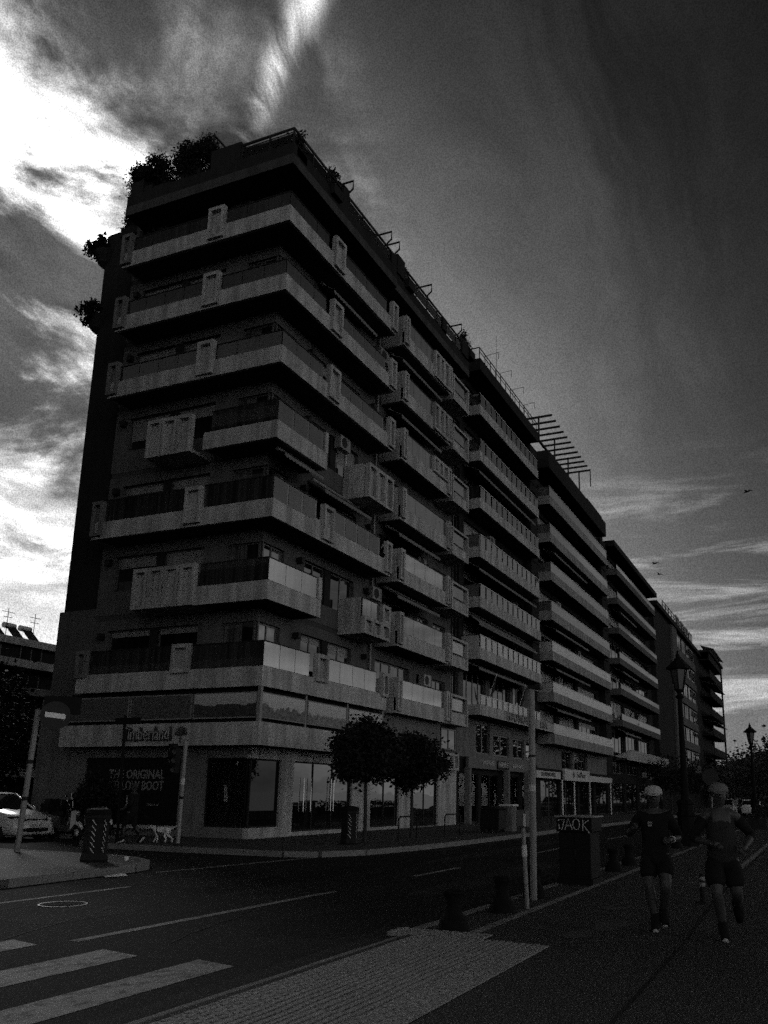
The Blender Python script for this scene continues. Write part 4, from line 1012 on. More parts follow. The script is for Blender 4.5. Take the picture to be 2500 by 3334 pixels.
# potted bush by the shop panel
t = thing('potted_bush', (23.6, 22.9, FAR), 'dark leafy bush in a round pot before the black shop panel', 'plant')
part('pot', MB().lathe([(.24, 0), (.34, .5), (.37, .52), (.33, .5)], (23.6, 22.9, FAR), 16), 'concrete_dark', t, smooth=True)
part('stem', MB().tube([(23.6, 22.9, FAR + .4), (23.6, 22.9, 1.3)], [.04, .02], 6), 'bark', t)
part('foliage', crown_mesh('foliage', (23.6, 22.9, 1.35), (.75, .8, .75), 2600, .12, 30, 85, .4), 'leaf', t)

# ------------------------------------------------------------------ street furniture, far side
def bin_thing(x, y, s, rotz, label):
    t = thing('litter_bin', (x, y, FAR), label, 'litter bin', 'litter bins with slanting ribs')
    b = MB().lathe([(.33 * s, 0), (.35 * s, .05), (.31 * s, .18), (.30 * s, .8), (.33 * s, .92), (.33 * s, .97)], (x, y, FAR), 6, rotz); part('body', b, 'plastic_black', t)
    part('hood', MB().lathe([(.34 * s, .975), (.345 * s, 1.03), (.30 * s, 1.09), (.1 * s, 1.12)], (x, y, FAR), 6, rotz), 'iron_black', t)
    for k in range(6):
        z = .16 + .115 * k
        for f in range(6):
            a0 = rotz + f * math.pi / 3 + .18; a1 = a0 + .55; r = .318 * s * math.cos(math.pi / 6)
            am = rotz + (f + .5) * math.pi / 3
            P = lambda a, zz: (x + (r / math.cos(a - am)) * math.cos(a) * 1.01, y + (r / math.cos(a - am)) * math.sin(a) * 1.01, FAR + zz)
            if f in (3, 4): part('rib', MB().tube([P(a0 - .05, z + .14), P(a1 - .25, z + .03)], .011 * s, 5), 'metal_light', t)
    return t
bin_thing(14.9, 14.45, .82, .2, 'black litter bin with bright slanting ribs on the corner kerb')
bin_thing(23.85, 13.15, .85, .2, 'black ribbed litter bin left of the nearest street tree')
def hoop(x, y, a, label):
    t = thing('bike_hoop', (x, y, FAR), label, 'bike rack', 'bike hoops on the far pavement')
    d = Vector((math.cos(a), math.sin(a), 0)) * .42; c = Vector((x, y, FAR))
    part('bar', MB().tube([c - d, c - d + Vector((0, 0, .68)), c - d * .85 + Vector((0, 0, .78)), c + d * .85 + Vector((0, 0, .78)), c + d + Vector((0, 0, .68)), c + d], .028, 8), 'metal_dark', t, smooth=True)
    for s in (-1, 1): part('foot_plate', MB().lathe([(.07, 0), (.07, .012)], tuple(c + d * s), 12), 'metal_dark', t)
hoop(26.4, 12.4, -.35, 'dark bike hoop between the two nearest street trees')
hoop(30.6, 12.55, -.35, 'dark bike hoop right of the second street tree')
hoop(37.8, 12.5, -.35, 'bike hoop beside the pale cabinet')
hoop(42.0, 12.3, -.35, 'farthest bike hoop, before the bagel shop')
# wheeled container and cabinet
t = thing('waste_container', (34.6, 12.4, FAR), 'black wheeled waste container at the far kerb', 'waste bin')
part('tub', MB().prism([(34.15, 12.0, .2), (35.05, 12.0, .2), (35.12, 11.95, 1.0), (34.08, 11.95, 1.0)], (0, .8, 0)), 'plastic_black', t, bevel=.02)
part('lid', MB().prism([(34.05, 11.9, 1.0), (34.05, 12.3, 1.14), (34.05, 12.85, 1.02)], (1.1, 0, 0)), 'plastic_black', t)
for dx in (.05, .85):
    for dy in (.12, .7): part('wheel', MB().tube([(34.15 + dx - .03, 12.0 + dy, .16), (34.15 + dx + .03, 12.0 + dy, .16)], .08, 10), 'rubber', t)
for k in range(2): part('reflective_stripe', MB().prism([(35.10, 12.05, .55 + k * .2), (35.10, 12.25, .62 + k * .2), (35.10, 12.25, .72 + k * .2), (35.10, 12.05, .65 + k * .2)], (.012, 0, 0)), 'white_paint', t)
t = thing('utility_cabinet', (36.2, 12.3, FAR), 'pale slim utility cabinet beside the waste container', 'cabinet')
part('body', MB().box(35.9, 36.5, 12.0, 12.5, FAR, 1.12), 'concrete_dark', t, bevel=.01); part('cap', MB().box(35.84, 36.56, 11.94, 12.56, 1.12, 1.2), 'metal_light', t)
part('door', MB().box(35.95, 36.45, 11.985, 11.998, .2, 1.05), 'concrete_dark', t)
# no-entry sign
px, py = 16.2, 18.2
t = thing('no_entry_sign', (px, py, FAR), 'leaning grey pole with round no-entry sign at the left edge', 'traffic sign')
part('pole', MB().tube([(px, py, FAR), (px + .06, py - .08, 3.55)], .07, 10), 'metal_pole', t, smooth=True)
n = Vector((-.70, -.71, .05)).normalized(); c = Vector((px + .03, py - .72, 3.38)); rt = Vector((.71, -.70, 0))
dsk = part('disc', MB().disc(c, n, .36, .02, 32), 'sign_disc', t)
bar = c + n * .022; upv = Vector((0, 0, 1)); rl = (rt + upv * -.10).normalized()
part('white_bar', MB().prism([bar - rl * .24 - upv * .062, bar + rl * .24 - upv * .062, bar + rl * .24 + upv * .062, bar - rl * .24 + upv * .062], n * .01), 'white_paint', dsk)
bk = c - n * .05
part('backing_board', MB().prism([bk - rt * .3 + upv * .05, bk + rt * .58 + upv * .05, bk + rt * .58 + upv * .5, bk - rt * .3 + upv * .5], n * -.02), 'sign_dark', t)
part('bracket', MB().tube([(px + .06, py - .08, 3.4), tuple(c - n * .03)], .025, 6), 'metal_dark', t)
for zz in (1.3, 2.2): part('clamp', MB().tube([(px + .02 * zz / 2, py - .023 * zz, zz), (px + .02 * zz / 2, py - .023 * zz, zz + .09)], .082, 10), 'metal_dark', t)
# traffic light
px, py = 20.4, 16.75
t = thing('traffic_light', (px, py, FAR), 'grey traffic light pole with dark signal heads before the shop corner', 'traffic light')
part('pole', MB().tube([(px, py, FAR), (px, py, 3.0)], .06, 10), 'metal_pole', t, smooth=True)
part('base_flange', MB().lathe([(.13, 0), (.13, .03), (.08, .06)], (px, py, FAR), 12), 'metal_dark', t)
for (ox, oy, z0, h, lens) in ((-.12, .34, 2.28, .62, 2), (-.25, .12, 2.05, .75, 3)):
    hd = part('signal_head', MB().box(px + ox - .1, px + ox + .1, py + oy - .11, py + oy + .11, z0, z0 + h), 'plastic_black', t, bevel=.02)
    for k in range(lens):
        zz = z0 + h * (k + .5) / lens; cc = Vector((px + ox - .1, py + oy - .03, zz))
        part('lens', MB().disc(cc, (-1, -.3, 0), .075, .012, 14), 'lantern_glass', hd)
        vz = MB()
        for a in range(7):
            t0, t1 = math.pi * a / 7, math.pi * (a + 1) / 7; Q = lambda tt, e: (cc.x - e, cc.y + .085 * math.cos(tt), cc.z + .085 * math.sin(tt))
            vz.poly([Q(t0, 0), Q(t1, 0), Q(t1, .12), Q(t0, .12)])
        part('visor', vz, 'plastic_black', hd)
    part('bracket', MB().tube([(px, py, z0 + h * .5), (px + ox, py + oy, z0 + h * .5)], .022, 6), 'metal_dark', t)
part('sticker', MB().tube([(px, py, 1.75), (px, py, 1.95)], .063, 10), 'sign_light', t)
part('sticker', MB().tube([(px, py, 1.35), (px, py, 1.43)], .0625, 10), 'sign_dark', t)
t = thing('thin_post', (20.6, 19.15, FAR), 'thin dark post rising in front of the shop name', 'post')
part('post', MB().tube([(20.6, 19.15, FAR), (20.55, 19.25, 3.72)], .045, 8), 'iron_black', t); part('cap', MB().ball((20.55, 19.25, 3.74), .055, n=8, m=5), 'iron_black', t); part('plate', MB().box(20.5, 20.53, 18.6, 19.6, 3.52, 3.72), 'iron_black', t)
# litter on the corner kerb
top('paper_scrap', MB().poly([(13.5, 12.75, ROAD + .01), (13.95, 12.62, ROAD + .012), (14.0, 12.75, ROAD + .05), (13.6, 12.9, ROAD + .02)]), 'paper', 'crumpled pale paper lying in the gutter below the litter bin', 'litter')
top('cup_lid', MB().lathe([(.045, 0), (.05, .03), (.0451, .09)], (15.5, 14.1, FAR), 10), 'paper', 'small pale cup on the corner pavement beside the litter bin', 'litter')

# ------------------------------------------------------------------ street furniture, near side
prof = [(.30, 0), (.30, .03), (.285, .13), (.26, .17), (.20, .21), (.165, .26), (.15, .34), (.155, .42), (.19, .50), (.215, .52), (.215, .545), (.18, .56)]
def bollard(x, y, s, label):
    t = thing('mooring_bollard', (x, y, 0), label, 'bollard', 'cast iron bollards along the promenade kerb')
    part('body', MB().lathe([(r * s * .66, z * s * .86) for r, z in prof], (x, y, 0), 14, .39), 'iron_black', t, smooth=True)
    part('cap', MB().lathe([(.125 * s, .483 * s), (.11 * s, .503 * s), (.03 * s, .515 * s)], (x, y, 0), 8, .39), 'iron_black', t)
for x, y, lab in ((10.3, 4.2, 'nearest black iron bollard, at the top of the tactile paving'), (12.15, 4.22, 'second black bollard, left of the two grey posts'), (14.1, 4.35, 'black bollard half hidden behind the two grey posts'),
                  (19.75, 4.28, 'black bollard just right of the graffiti cabinet'), (21.6, 4.3, 'black bollard between the graffiti cabinet and the first jogger'), (29.6, 4.35, 'black bollard behind the first jogger, left of the lamp base'),
                  (33.5, 4.4, 'black bollard right of the big lamp base')):
    bollard(x, y, .95, lab)
t = thing('tall_post', (13.74, 4.25, 0), 'tall plain grey steel post at the promenade kerb', 'post')
part('tube', MB().tube([(13.74, 4.25, 0), (13.76, 4.25, 3.32)], .055, 12), 'metal_pole', t, smooth=True)
part('collar', MB().tube([(13.75, 4.25, 2.2), (13.75, 4.25, 2.23)], .059, 12), 'metal_dark', t); part('cap', MB().lathe([(.06, 3.32), (.05, 3.35), (.01, 3.36)], (13.76, 4.25, 0), 12), 'metal_dark', t)
part('sticker', MB().tube([(13.745, 4.25, 1.66), (13.746, 4.25, 1.76)], .0575, 12), 'sign_light', t)
part('top_bracket', MB().box(13.70, 13.86, 4.08, 4.30, 3.30, 3.36), 'metal_dark', t)
t = thing('call_box_post', (12.68, 4.02, 0), 'short grey post carrying a small pale box', 'post')
part('tube', MB().tube([(12.68, 4.02, 0), (12.64, 4.06, 1.15)], .032, 10), 'metal_pole', t, smooth=True)
part('box', MB().box(12.55, 12.72, 3.98, 4.14, 1.13, 1.38), 'sign_grey', t, bevel=.02); part('box_face', MB().box(12.535, 12.548, 3.99, 4.02, 1.15, 1.33), 'metal_light', t)
part('sleeve', MB().tube([(12.655, 4.045, .72), (12.65, 4.05, .88)], .04, 10), 'metal_light', t)
# graffiti cabinet
t = thing('utility_cabinet', (16.9, 4.25, 0), 'big black utility cabinet with pale spray-painted letters on top', 'cabinet')
part('body', MB().box(16.45, 17.2, 3.98, 4.58, .10, .93), 'sign_dark', t, bevel=.008); part('plinth', MB().box(16.40, 17.26, 3.94, 4.62, 0, .10), 'sign_dark', t)
hood = part('hood', MB().box(16.42, 17.25, 3.94, 4.62, .935, 1.20), 'sign_dark', t, bevel=.01)
part('lid', MB().box(16.40, 17.28, 3.91, 4.65, 1.2, 1.225), 'metal_pole', t)
for k in range(2): part('door', MB().box(16.437, 16.449, 4.0 + k * .285, 4.27 + k * .285, .16, .90), 'sign_dark', t)
part('handle', MB().box(16.42, 16.437, 4.25, 4.28, .5, .62), 'metal_dark', t)
gf = MB(); gx = 16.412
def stroke(pts):
    # letters written on the face towards the camera; u runs 0..1 from left (far Y) to right
    P = [(gx, 4.58 - u * .60, .955 + v * .23) for u, v in pts]; gf.tube(P, .011, 5)
stroke([(.0, .80), (.21, .90), (.12, .05)]); stroke([(.02, .5), (.04, .1)])
stroke([(.22, .10), (.33, .95), (.45, .10)]); stroke([(.26, .38), (.43, .40)])
stroke([(.58 + .11 * math.cos(a), .52 + .42 * math.sin(a)) for a in [k * math.pi / 6 for k in range(13)]])
stroke([(.80, .95), (.78, .02)]); stroke([(.97, .90), (.80, .48), (.99, -.15)])
part('spray_letters', gf, 'letter_bright', hood)
# flexible delineator post
t = thing('marker_post', (14.66, 1.8, 0), 'short black marker post with pale rings between the joggers', 'post')
part('base', MB().lathe([(.11, 0), (.11, .015), (.05, .03)], (14.66, 1.8, 0), 14), 'rubber', t)
part('tube', MB().lathe([(.042, .02), (.042, .41), (.03, .435)], (14.66, 1.8, 0), 12), 'rubber', t)
for z in (.25, .34): part('ring', MB().lathe([(.0435, z), (.0435, z + .055)], (14.66, 1.8, 0), 12), 'metal_pole', t)
# ornate lamps
def lamp(x, y, s, label):
    t = thing('street_lamp', (x, y, 0), label, 'street lamp', 'ornate black promenade lamps')
    P = lambda pr: [(r * s, z * s) for r, z in pr]
    part('pedestal', MB().lathe(P([(.42, 0), (.42, .12), (.36, .18), (.33, .3), (.30, .34), (.29, .95), (.33, 1.0), (.33, 1.06), (.27, 1.12), (.27, 1.34), (.31, 1.38), (.31, 1.44), (.16, 1.52)]), (x, y, 0), 8, .39), 'iron_black', t)
    part('shaft', MB().lathe(P([(.14, 1.5), (.115, 2.2), (.10, 3.4), (.085, 4.6), (.08, 4.9), (.14, 4.95), (.15, 5.0), (.08, 5.06), (.075, 5.14)]), (x, y, 0), 12), 'iron_black', t, smooth=True)
    lt = part('lantern_frame', MB().lathe(P([(.12, 5.14), (.17, 5.2), (.13, 5.24)]), (x, y, 0), 6), 'iron_black', t)
    part('lantern_glass', MB().lathe(P([(.15, 5.24), (.28, 5.92)]), (x, y, 0), 6), 'lantern_glass', lt)
    ribs = MB()
    for k in range(6):
        a = k * math.pi / 3; ribs.tube([(x + .155 * s * math.cos(a), y + .155 * s * math.sin(a), 5.22 * s), (x + .29 * s * math.cos(a), y + .29 * s * math.sin(a), 5.94 * s)], .018 * s, 5)
    part('lantern_rib', ribs, 'iron_black', lt)
    part('lantern_roof', MB().lathe(P([(.30, 5.92), (.42, 5.95), (.43, 6.02), (.38, 6.06), (.30, 6.12), (.22, 6.22), (.12, 6.26), (.13, 6.32), (.07, 6.36), (.09, 6.44), (.03, 6.5), (.04, 6.56), (.01, 6.62)]), (x, y, 0), 8), 'iron_black', lt)
    br = MB()
    for sgn in (-1, 1): br.tube([(x + sgn * .40 * s, y, 6.03 * s), (x + sgn * .5 * s, y, 6.1 * s), (x + sgn * .45 * s, y, 6.18 * s)], .02 * s, 5)
    part('roof_scroll', br, 'iron_black', lt)
lamp(31.0, 4.2, 1.0, 'big ornate black street lamp behind the joggers')
lamp(63.5, 4.05, 1.0, 'ornate street lamp farther along, outlined against the sky')
# round sign farther along
t = thing('round_sign', (52, 5.6, 0), 'round traffic sign on thin pole seen left of the second jogger', 'traffic sign')
part('pole', MB().tube([(52, 5.6, 0), (52, 5.6, 2.9)], .04, 8), 'metal_pole', t); part('disc', MB().disc((51.95, 5.6, 2.72), (-1, -.1, 0), .46, .02, 28), 'sign_disc', t)
# planters right of the lamp (low boxes on the promenade)
t = thing('promenade_planter', (58, 3.2, 0), 'low dark planter box at the right edge beyond the second jogger', 'planter')
part('box', MB().box(50, 66, 2.7, 3.6, 0, .55), 'wall_dark', t); part('foliage', crown_mesh('foliage', (58, 3.15, .75), (7.5, .5, .35), 2500, .15, 60, 91, .3), 'leaf', t)
# far hills
hl = MB(); pts = [(0, 0), (120, 60), (260, 50), (420, 95), (560, 80), (700, 40), (900, 0)]
hl.prism([(2600, 560 - u, -2) if i in (0, len(pts) - 1) else (2600, 560 - u, v * 1.35) for i, (u, v) in enumerate(pts)], (300, 0, 0))
top('hill', hl, 'hill', kind='structure')
# far road lights
G5 = 'thin road lights in the distance'
for x, y, h, lab in ((330, 24, 13, 'thin road light above the far trees'), (300, 17, 10, 'lower thin road light near the second lamp')):
    t = thing('road_light', (x, y, 0), lab, 'street lamp', G5); part('pole', MB().tube([(x, y, 0), (x, y, h)], .16, 5), 'metal_dark', t); part('arm', MB().tube([(x, y, h), (x, y - 3, h + .3), (x, y - 5, h + 1.2)], .13, 5), 'metal_dark', t)
# gulls
def gull(az, el, dist, span, bank, label):
    c = Vector((0, 0, 1.6)) + Vector((math.cos(R(az)) * math.cos(R(el)), math.sin(R(az)) * math.cos(R(el)), math.sin(R(el)))) * dist
    t = thing('gull', c, label, 'bird', 'gulls in flight')
    f = Vector((.5, .85, 0)).normalized(); s = Vector((f.y, -f.x, 0)) * math.cos(bank) + Vector((0, 0, math.sin(bank))); u = f.cross(s) * -1
    part('body', MB().tube([c - f * span * .22, c - f * span * .08, c + f * span * .1, c + f * span * .22], [span * .012, span * .05, span * .05, span * .015], 8), 'bird', t, smooth=True)
    for g in (-1, 1):
        p1, p2 = c + s * g * span * .22 + Vector((0, 0, span * .09)), c + s * g * span * .5 + Vector((0, 0, span * .0)) - f * span * .08
        w = f * span * .07
        part('wing', MB().prism([c + w, p1 + w * .9, p2, p1 - w * .9, c - w], (0, 0, span * .012)), 'bird', t)
gull(2.75, 18.82, 60, 1.15, .25, 'gull highest in the sky at the right')
gull(8.85, 14.73, 75, 1.2, .2, 'upper of the two small gulls beside the roofline')
gull(8.59, 14.02, 78, 1.0, -.1, 'lower of the two small gulls beside the roofline')

# ------------------------------------------------------------------ people, dog (bodies grown with the Skin modifier)
def skin_mesh(name, J, E, root, sub=2):
    """J: joint -> (x, y, z, rx, ry); E: edges between joints"""
    names = list(J); me = bpy.data.meshes.new(name)
    me.from_pydata([J[n][:3] for n in names], [(names.index(a), names.index(b)) for a, b in E], [])
    ob = bpy.data.objects.new(name, me); COL.objects.link(ob)
    ob.modifiers.new('skin', 'SKIN'); sv = me.skin_vertices[0].data
    for i, n in enumerate(names):
        j = J[n]; sv[i].radius = (j[3], j[4] if len(j) > 4 else j[3]); sv[i].use_root = (n == root)
    s = ob.modifiers.new('sub', 'SUBSURF'); s.levels = sub; s.render_levels = sub
    dg = bpy.context.evaluated_depsgraph_get(); dg.update()
    out = bpy.data.meshes.new_from_object(ob.evaluated_get(dg))
    bpy.data.objects.remove(ob); bpy.data.meshes.remove(me)
    return out
def mesh_part(name, me, mat, parent, local=True, smooth=True):
    me.materials.clear(); me.materials.append(MATS[mat])
    if smooth:
        for p in me.polygons: p.use_smooth = True
    o = bpy.data.objects.new(name, me); COL.objects.link(o); o.parent = parent
    return o
def join_mb(me, mb):
    bm = bmesh.new(); bm.from_mesh(me); m2 = mb.mesh('tmp'); bm.from_mesh(m2); bm.to_mesh(me); bm.free(); bpy.data.meshes.remove(m2)
def hand(mb, wrist, fwd, palm_n, side):
    """palm with four curled fingers and a thumb on its side"""
    w, f, n = Vector(wrist), Vector(fwd).normalized(), Vector(palm_n).normalized(); s = f.cross(n) * side
    mb.tube([w - f * .02, w + f * .03, w + f * .085], [.026, .036, .034], 8)
    for k in range(4):
        b = w + f * .08 + s * (.026 - .0175 * k); L = (.032, .036, .034, .027)[k]
        mb.tube([b, b + f * L, b + f * L * 1.1 + n * L * .9, b + f * L * .3 + n * L * 1.3], [.0095, .0095, .0085, .0075], 6)
    b = w + f * .03 + s * .03
    mb.tube([b, b + s * .022 + f * .03, b + s * .016 + f * .055 + n * .02], [.012, .0105, .008], 6)
def person(loc, heading, P, label, group=None):
    """P: pose and look. Local axes: x to the person's left, y forward, z up"""
    t = thing('person', loc, label, 'person', group); t.rotation_euler = (0, 0, heading)
    def mirror(side): return 'r' if side > 0 else 'l'
    fl = lambda v: (-v[0], v[1], v[2])
    P['legs'] = {q: tuple(fl(v) for v in L) for q, L in P['legs'].items()}; P['arms'] = {q: tuple(fl(v) for v in L) for q, L in P['arms'].items()}; P['palm'] = {q: fl(v) for q, v in P['palm'].items()}
    J = {'pelvis': (0, 0, .93, .13, .105), 'waist': (0, .0, 1.06, .13, .10), 'chest': (0, .01, 1.26, .155, .11), 'neckbase': (0, .0, 1.39, .08, .075), 'neck': (0, .01, 1.455, .046), 'jaw': (0, .03, 1.53, .074, .085), 'skull': (0, .02, 1.60, .092, .105), 'crown': (0, .01, 1.67, .07, .08)}
    E = [('pelvis', 'waist'), ('waist', 'chest'), ('chest', 'neckbase'), ('neckbase', 'neck'), ('neck', 'jaw'), ('jaw', 'skull'), ('skull', 'crown')]
    for s in (1, -1):
        q = mirror(s); L = P['legs'][q]; Ar = P['arms'][q]
        J['hip' + q] = (.09 * s, 0, .88, .105); J['thigh' + q] = tuple((Vector((.095 * s, 0, .86)) * .5 + Vector(L[0]) * .5)) + (.095,)
        J['knee' + q] = tuple(L[0]) + (.064,); a = Vector(L[0]).lerp(Vector(L[1]), .35); J['calf' + q] = (a.x, a.y - .02, a.z, .070); J['ankle' + q] = tuple(L[1]) + (.042,)
        J['toe' + q] = tuple(Vector(L[1]).lerp(Vector(L[2]), .6)) + (.026,)
        E += [('pelvis', 'hip' + q), ('hip' + q, 'thigh' + q), ('thigh' + q, 'knee' + q), ('knee' + q, 'calf' + q), ('calf' + q, 'ankle' + q), ('ankle' + q, 'toe' + q)]
        J['shoulder' + q] = (.165 * s, 0, 1.37, .066); J['elbow' + q] = tuple(Ar[0]) + (.048,)
        a = Vector(Ar[0]).lerp(Vector(Ar[1]), .35); J['fore' + q] = tuple(a) + (.05,); J['wrist' + q] = tuple(Ar[1]) + (.031,)
        E += [('neckbase', 'shoulder' + q), ('shoulder' + q, 'elbow' + q), ('elbow' + q, 'fore' + q), ('fore' + q, 'wrist' + q)]
    body = skin_mesh('body', J, E, 'pelvis')
    ex = MB()
    for s in (1, -1):
        q = mirror(s); el, wr = Vector(P['arms'][q][0]), Vector(P['arms'][q][1])
        hand(ex, wr, wr - el, P['palm'].get(q, (0, -.2, 1)), s)
        ex.ball((.098 * s, .0, 1.585), .012, .022, .032, 8, 6)                 # ears
    ex.tube([(0, .11, 1.60), (0, .14, 1.572), (0, .112, 1.562)], [.010, .017, .010], 6)  # nose
    join_mb(body, ex)
    b = mesh_part('body', body, 'skin', t)
    for s in (1, -1): mesh_part('eye', MB().ball((.033 * s, .118, 1.607), .012, .008, .007, 8, 5).mesh('eye'), 'plastic_black', b)
    mesh_part('mouth', MB().ball((0, .112, 1.538), .026, .008, .006, 8, 5).mesh('mouth'), 'hair', b)
    mesh_part('hair', MB().ball((0, -.002, 1.625), .098, .108, .088, 14, 9).mesh('hair'), P.get('hair', 'hair'), b)
    # shirt
    k = P.get('girth', 1.0)
    S = {'hem': (0, 0, P.get('hem', .90) - .05, .185 * k, .15 * k), 'hip': (0, 0, P.get('hem', .90) + .06, .178 * k, .145 * k), 'waist': (0, .01, 1.06, .172 * k, .14 * k), 'chest': (0, .01, 1.25, .185 * k, .138 * k), 'top': (0, 0, 1.385, .115, .10)}
    SE = [('hem', 'hip'), ('hip', 'waist'), ('waist', 'chest'), ('chest', 'top')]
    for s in (1, -1):
        q = mirror(s); a, e, w = Vector((.165 * s, 0, 1.36)), Vector(P['arms'][q][0]), Vector(P['arms'][q][1])
        f = P.get('sleeve', 1.3)
        S['sh' + q] = tuple(a) + (.082,)
        if f <= 1: S['sl' + q] = tuple(a.lerp(e, f)) + (.062,); SE += [('top', 'sh' + q), ('sh' + q, 'sl' + q)]
        else: S['el' + q] = tuple(e) + (.058,); S['sl' + q] = tuple(e.lerp(w, f - 1)) + (.052,); SE += [('top', 'sh' + q), ('sh' + q, 'el' + q), ('el' + q, 'sl' + q)]
    if P.get('sleevemat'):
        T = {n: v for n, v in S.items() if n in ('hem', 'hip', 'waist', 'chest', 'top', 'shl', 'shr')}
        mesh_part('shirt', skin_mesh('shirt', T, [e for e in SE if e[0] in T and e[1] in T], 'hem'), P['shirt'], t)
        for s in (1, -1):
            q = mirror(s); T = {n: v for n, v in S.items() if n.endswith(q) and n[:2] in ('sh', 'el', 'sl')}
            mesh_part('sleeve', skin_mesh('sleeve', T, [(a, b2) for a, b2 in SE if a in T and b2 in T], 'sh' + q), P['sleevemat'], t)
    else: mesh_part('shirt', skin_mesh('shirt', S, SE, 'hem'), P['shirt'], t)
    # shorts or trousers
    f = P.get('leg_len', .62); H = {'w': (0, 0, 1.02, .160, .135), 'c': (0, 0, .87, .150, .14)}; HE = [('w', 'c')]
    for s in (1, -1):
        q = mirror(s); hp, kn, an = Vector((.10 * s, 0, .84)), Vector(P['legs'][q][0]), Vector(P['legs'][q][1])
        H['h' + q] = tuple(hp) + (.125,)
        if f <= 1: H['e' + q] = tuple(hp.lerp(kn, f)) + (P.get('leg_w', .118),); HE += [('c', 'h' + q), ('h' + q, 'e' + q)]
        else: H['k' + q] = tuple(kn) + (.075,); H['e' + q] = tuple(kn.lerp(an, f - 1)) + (.062,); HE += [('c', 'h' + q), ('h' + q, 'k' + q), ('k' + q, 'e' + q)]
    mesh_part(P.get('pants', 'shorts'), skin_mesh('shorts', H, HE, 'w'), P.get('pantsmat', 'cloth_black'), t)
    for s in (1, -1):
        q = mirror(s); kn, an, to = (Vector(v) for v in P['legs'][q]); fw = (to - an); fw.normalize(); up = (an - kn).normalized() * -1
        mb = MB().tube([an - fw * .055 + up * .035, an + up * .01 + fw * .0, an.lerp(to, .55) - up * .008, to + fw * .045 - up * .01], [.058, .062, .060, .046], 10)
        sh = mesh_part('shoe', mb.mesh('shoe'), 'cloth_black', t)
        d = up * -.052
        mesh_part('sole', MB().tube([an - fw * .08 + d, an.lerp(to, .5) + d * 1.05, to + fw * .05 + d * .7], [.036, .044, .034], 8).mesh('sole'), 'cloth_white', sh)
        if P.get('socks', True): mesh_part('sock', MB().tube([an + up * .0, an.lerp(kn, .22)], [.042, .045], 10).mesh('sock'), 'cloth_black', t)
    if P.get('cap'):
        c = mesh_part('cap', MB().lathe([(.112, 0), (.114, .03), (.104, .068), (.075, .10), (.02, .114)], (0, .01, 1.625), 18).mesh('cap'), P['cap'], t)
        mesh_part('brim', MB().prism([(-.08, .09, 1.632), (-.06, .165, 1.612), (0, .185, 1.607), (.06, .165, 1.612), (.08, .09, 1.632)], (0, 0, .01)).mesh('brim'), P['cap'], c, smooth=False)
    return t
fx, fy = -.985, -.165
HEAD = math.atan2(fy, fx) - math.pi / 2
GJ = 'joggers on the promenade'
p1 = person((11.5, 1.95, 0), HEAD, dict(
    legs={'l': ((.10, .20, .53), (.06, -.06, .20), (.07, .08, .12)), 'r': ((-.10, .08, .50), (-.04, .02, .12), (-.05, .17, .062))},
    arms={'l': ((.30, -.06, 1.10), (.18, .16, 1.08)), 'r': ((-.33, -.05, 1.13), (-.27, .17, 1.20))}, palm={'l': (-.6, 0, -.6), 'r': (.9, 0, .2)},
    shirt='cloth_black', sleeve=1.25, cap='cloth_white', hem=.80, leg_len=.72, girth=1.03, hair='hair'),
    'jogger in black top and shorts with pale cap, nearer the road', GJ)
mesh_part('shirt_print', MB().box(.03, .085, .13, .165, 1.27, 1.292).box(.035, .085, .13, .165, 1.235, 1.257).mesh('shirt_print'), 'letter', p1, smooth=False)
mesh_part('watch', MB().tube([(-.215, .09, 1.085), (-.20, .115, 1.083)], .042, 10).mesh('watch'), 'metal_light', p1)
mesh_part('glasses', MB().box(-.062, -.008, .124, .134, 1.592, 1.618).box(.008, .062, .124, .134, 1.592, 1.618).box(-.008, .008, .126, .134, 1.606, 1.612).mesh('glasses'), 'plastic_black', p1, smooth=False)
p2 = person((11.15, 1.12, 0), HEAD + .05, dict(
    legs={'l': ((.13, .06, .50), (.18, -.36, .33), (.20, -.42, .19)), 'r': ((-.10, .16, .51), (-.04, .03, .13), (-.05, .18, .065))},
    arms={'l': ((.36, -.12, 1.14), (.24, .12, 1.02)), 'r': ((-.33, -.02, 1.10), (-.13, .19, 1.05))}, palm={'l': (-.7, 0, -.5), 'r': (.5, 0, -.6)},
    shirt='cloth_grey', sleevemat='cloth_black', sleeve=1.4, cap='cloth_pale', hem=.86, leg_len=.86, leg_w=.125, girth=1.06),
    'jogger in grey shirt with dark sleeves, one foot kicked up behind', GJ)
p2.scale = (1.02, 1.02, 1.02)
walk = person((20.7, 18.75, FAR), math.atan2(1, -.25) - math.pi / 2, dict(
    legs={'l': ((.09, .20, .52), (.09, .22, .10), (.10, .36, .05)), 'r': ((-.09, -.02, .50), (-.09, -.30, .14), (-.10, -.20, .04))},
    arms={'l': ((.26, -.08, 1.12), (.24, .16, .98)), 'r': ((-.26, .02, 1.10), (-.22, .20, .95))}, palm={},
    shirt='cloth_black', sleeve=1.7, hem=.86, leg_len=1.85, pants='trousers', girth=1.05), 'person in dark clothes with pale shirt print walking a dog past the shop')
mesh_part('shirt_print', MB().prism([(.1, .155, 1.34), (-.12, .155, 1.34), (-.13, .16, 1.05), (.08, .16, 1.05)], (0, .02, 0)).mesh('shirt_print'), 'letter_bright', walk, smooth=False)
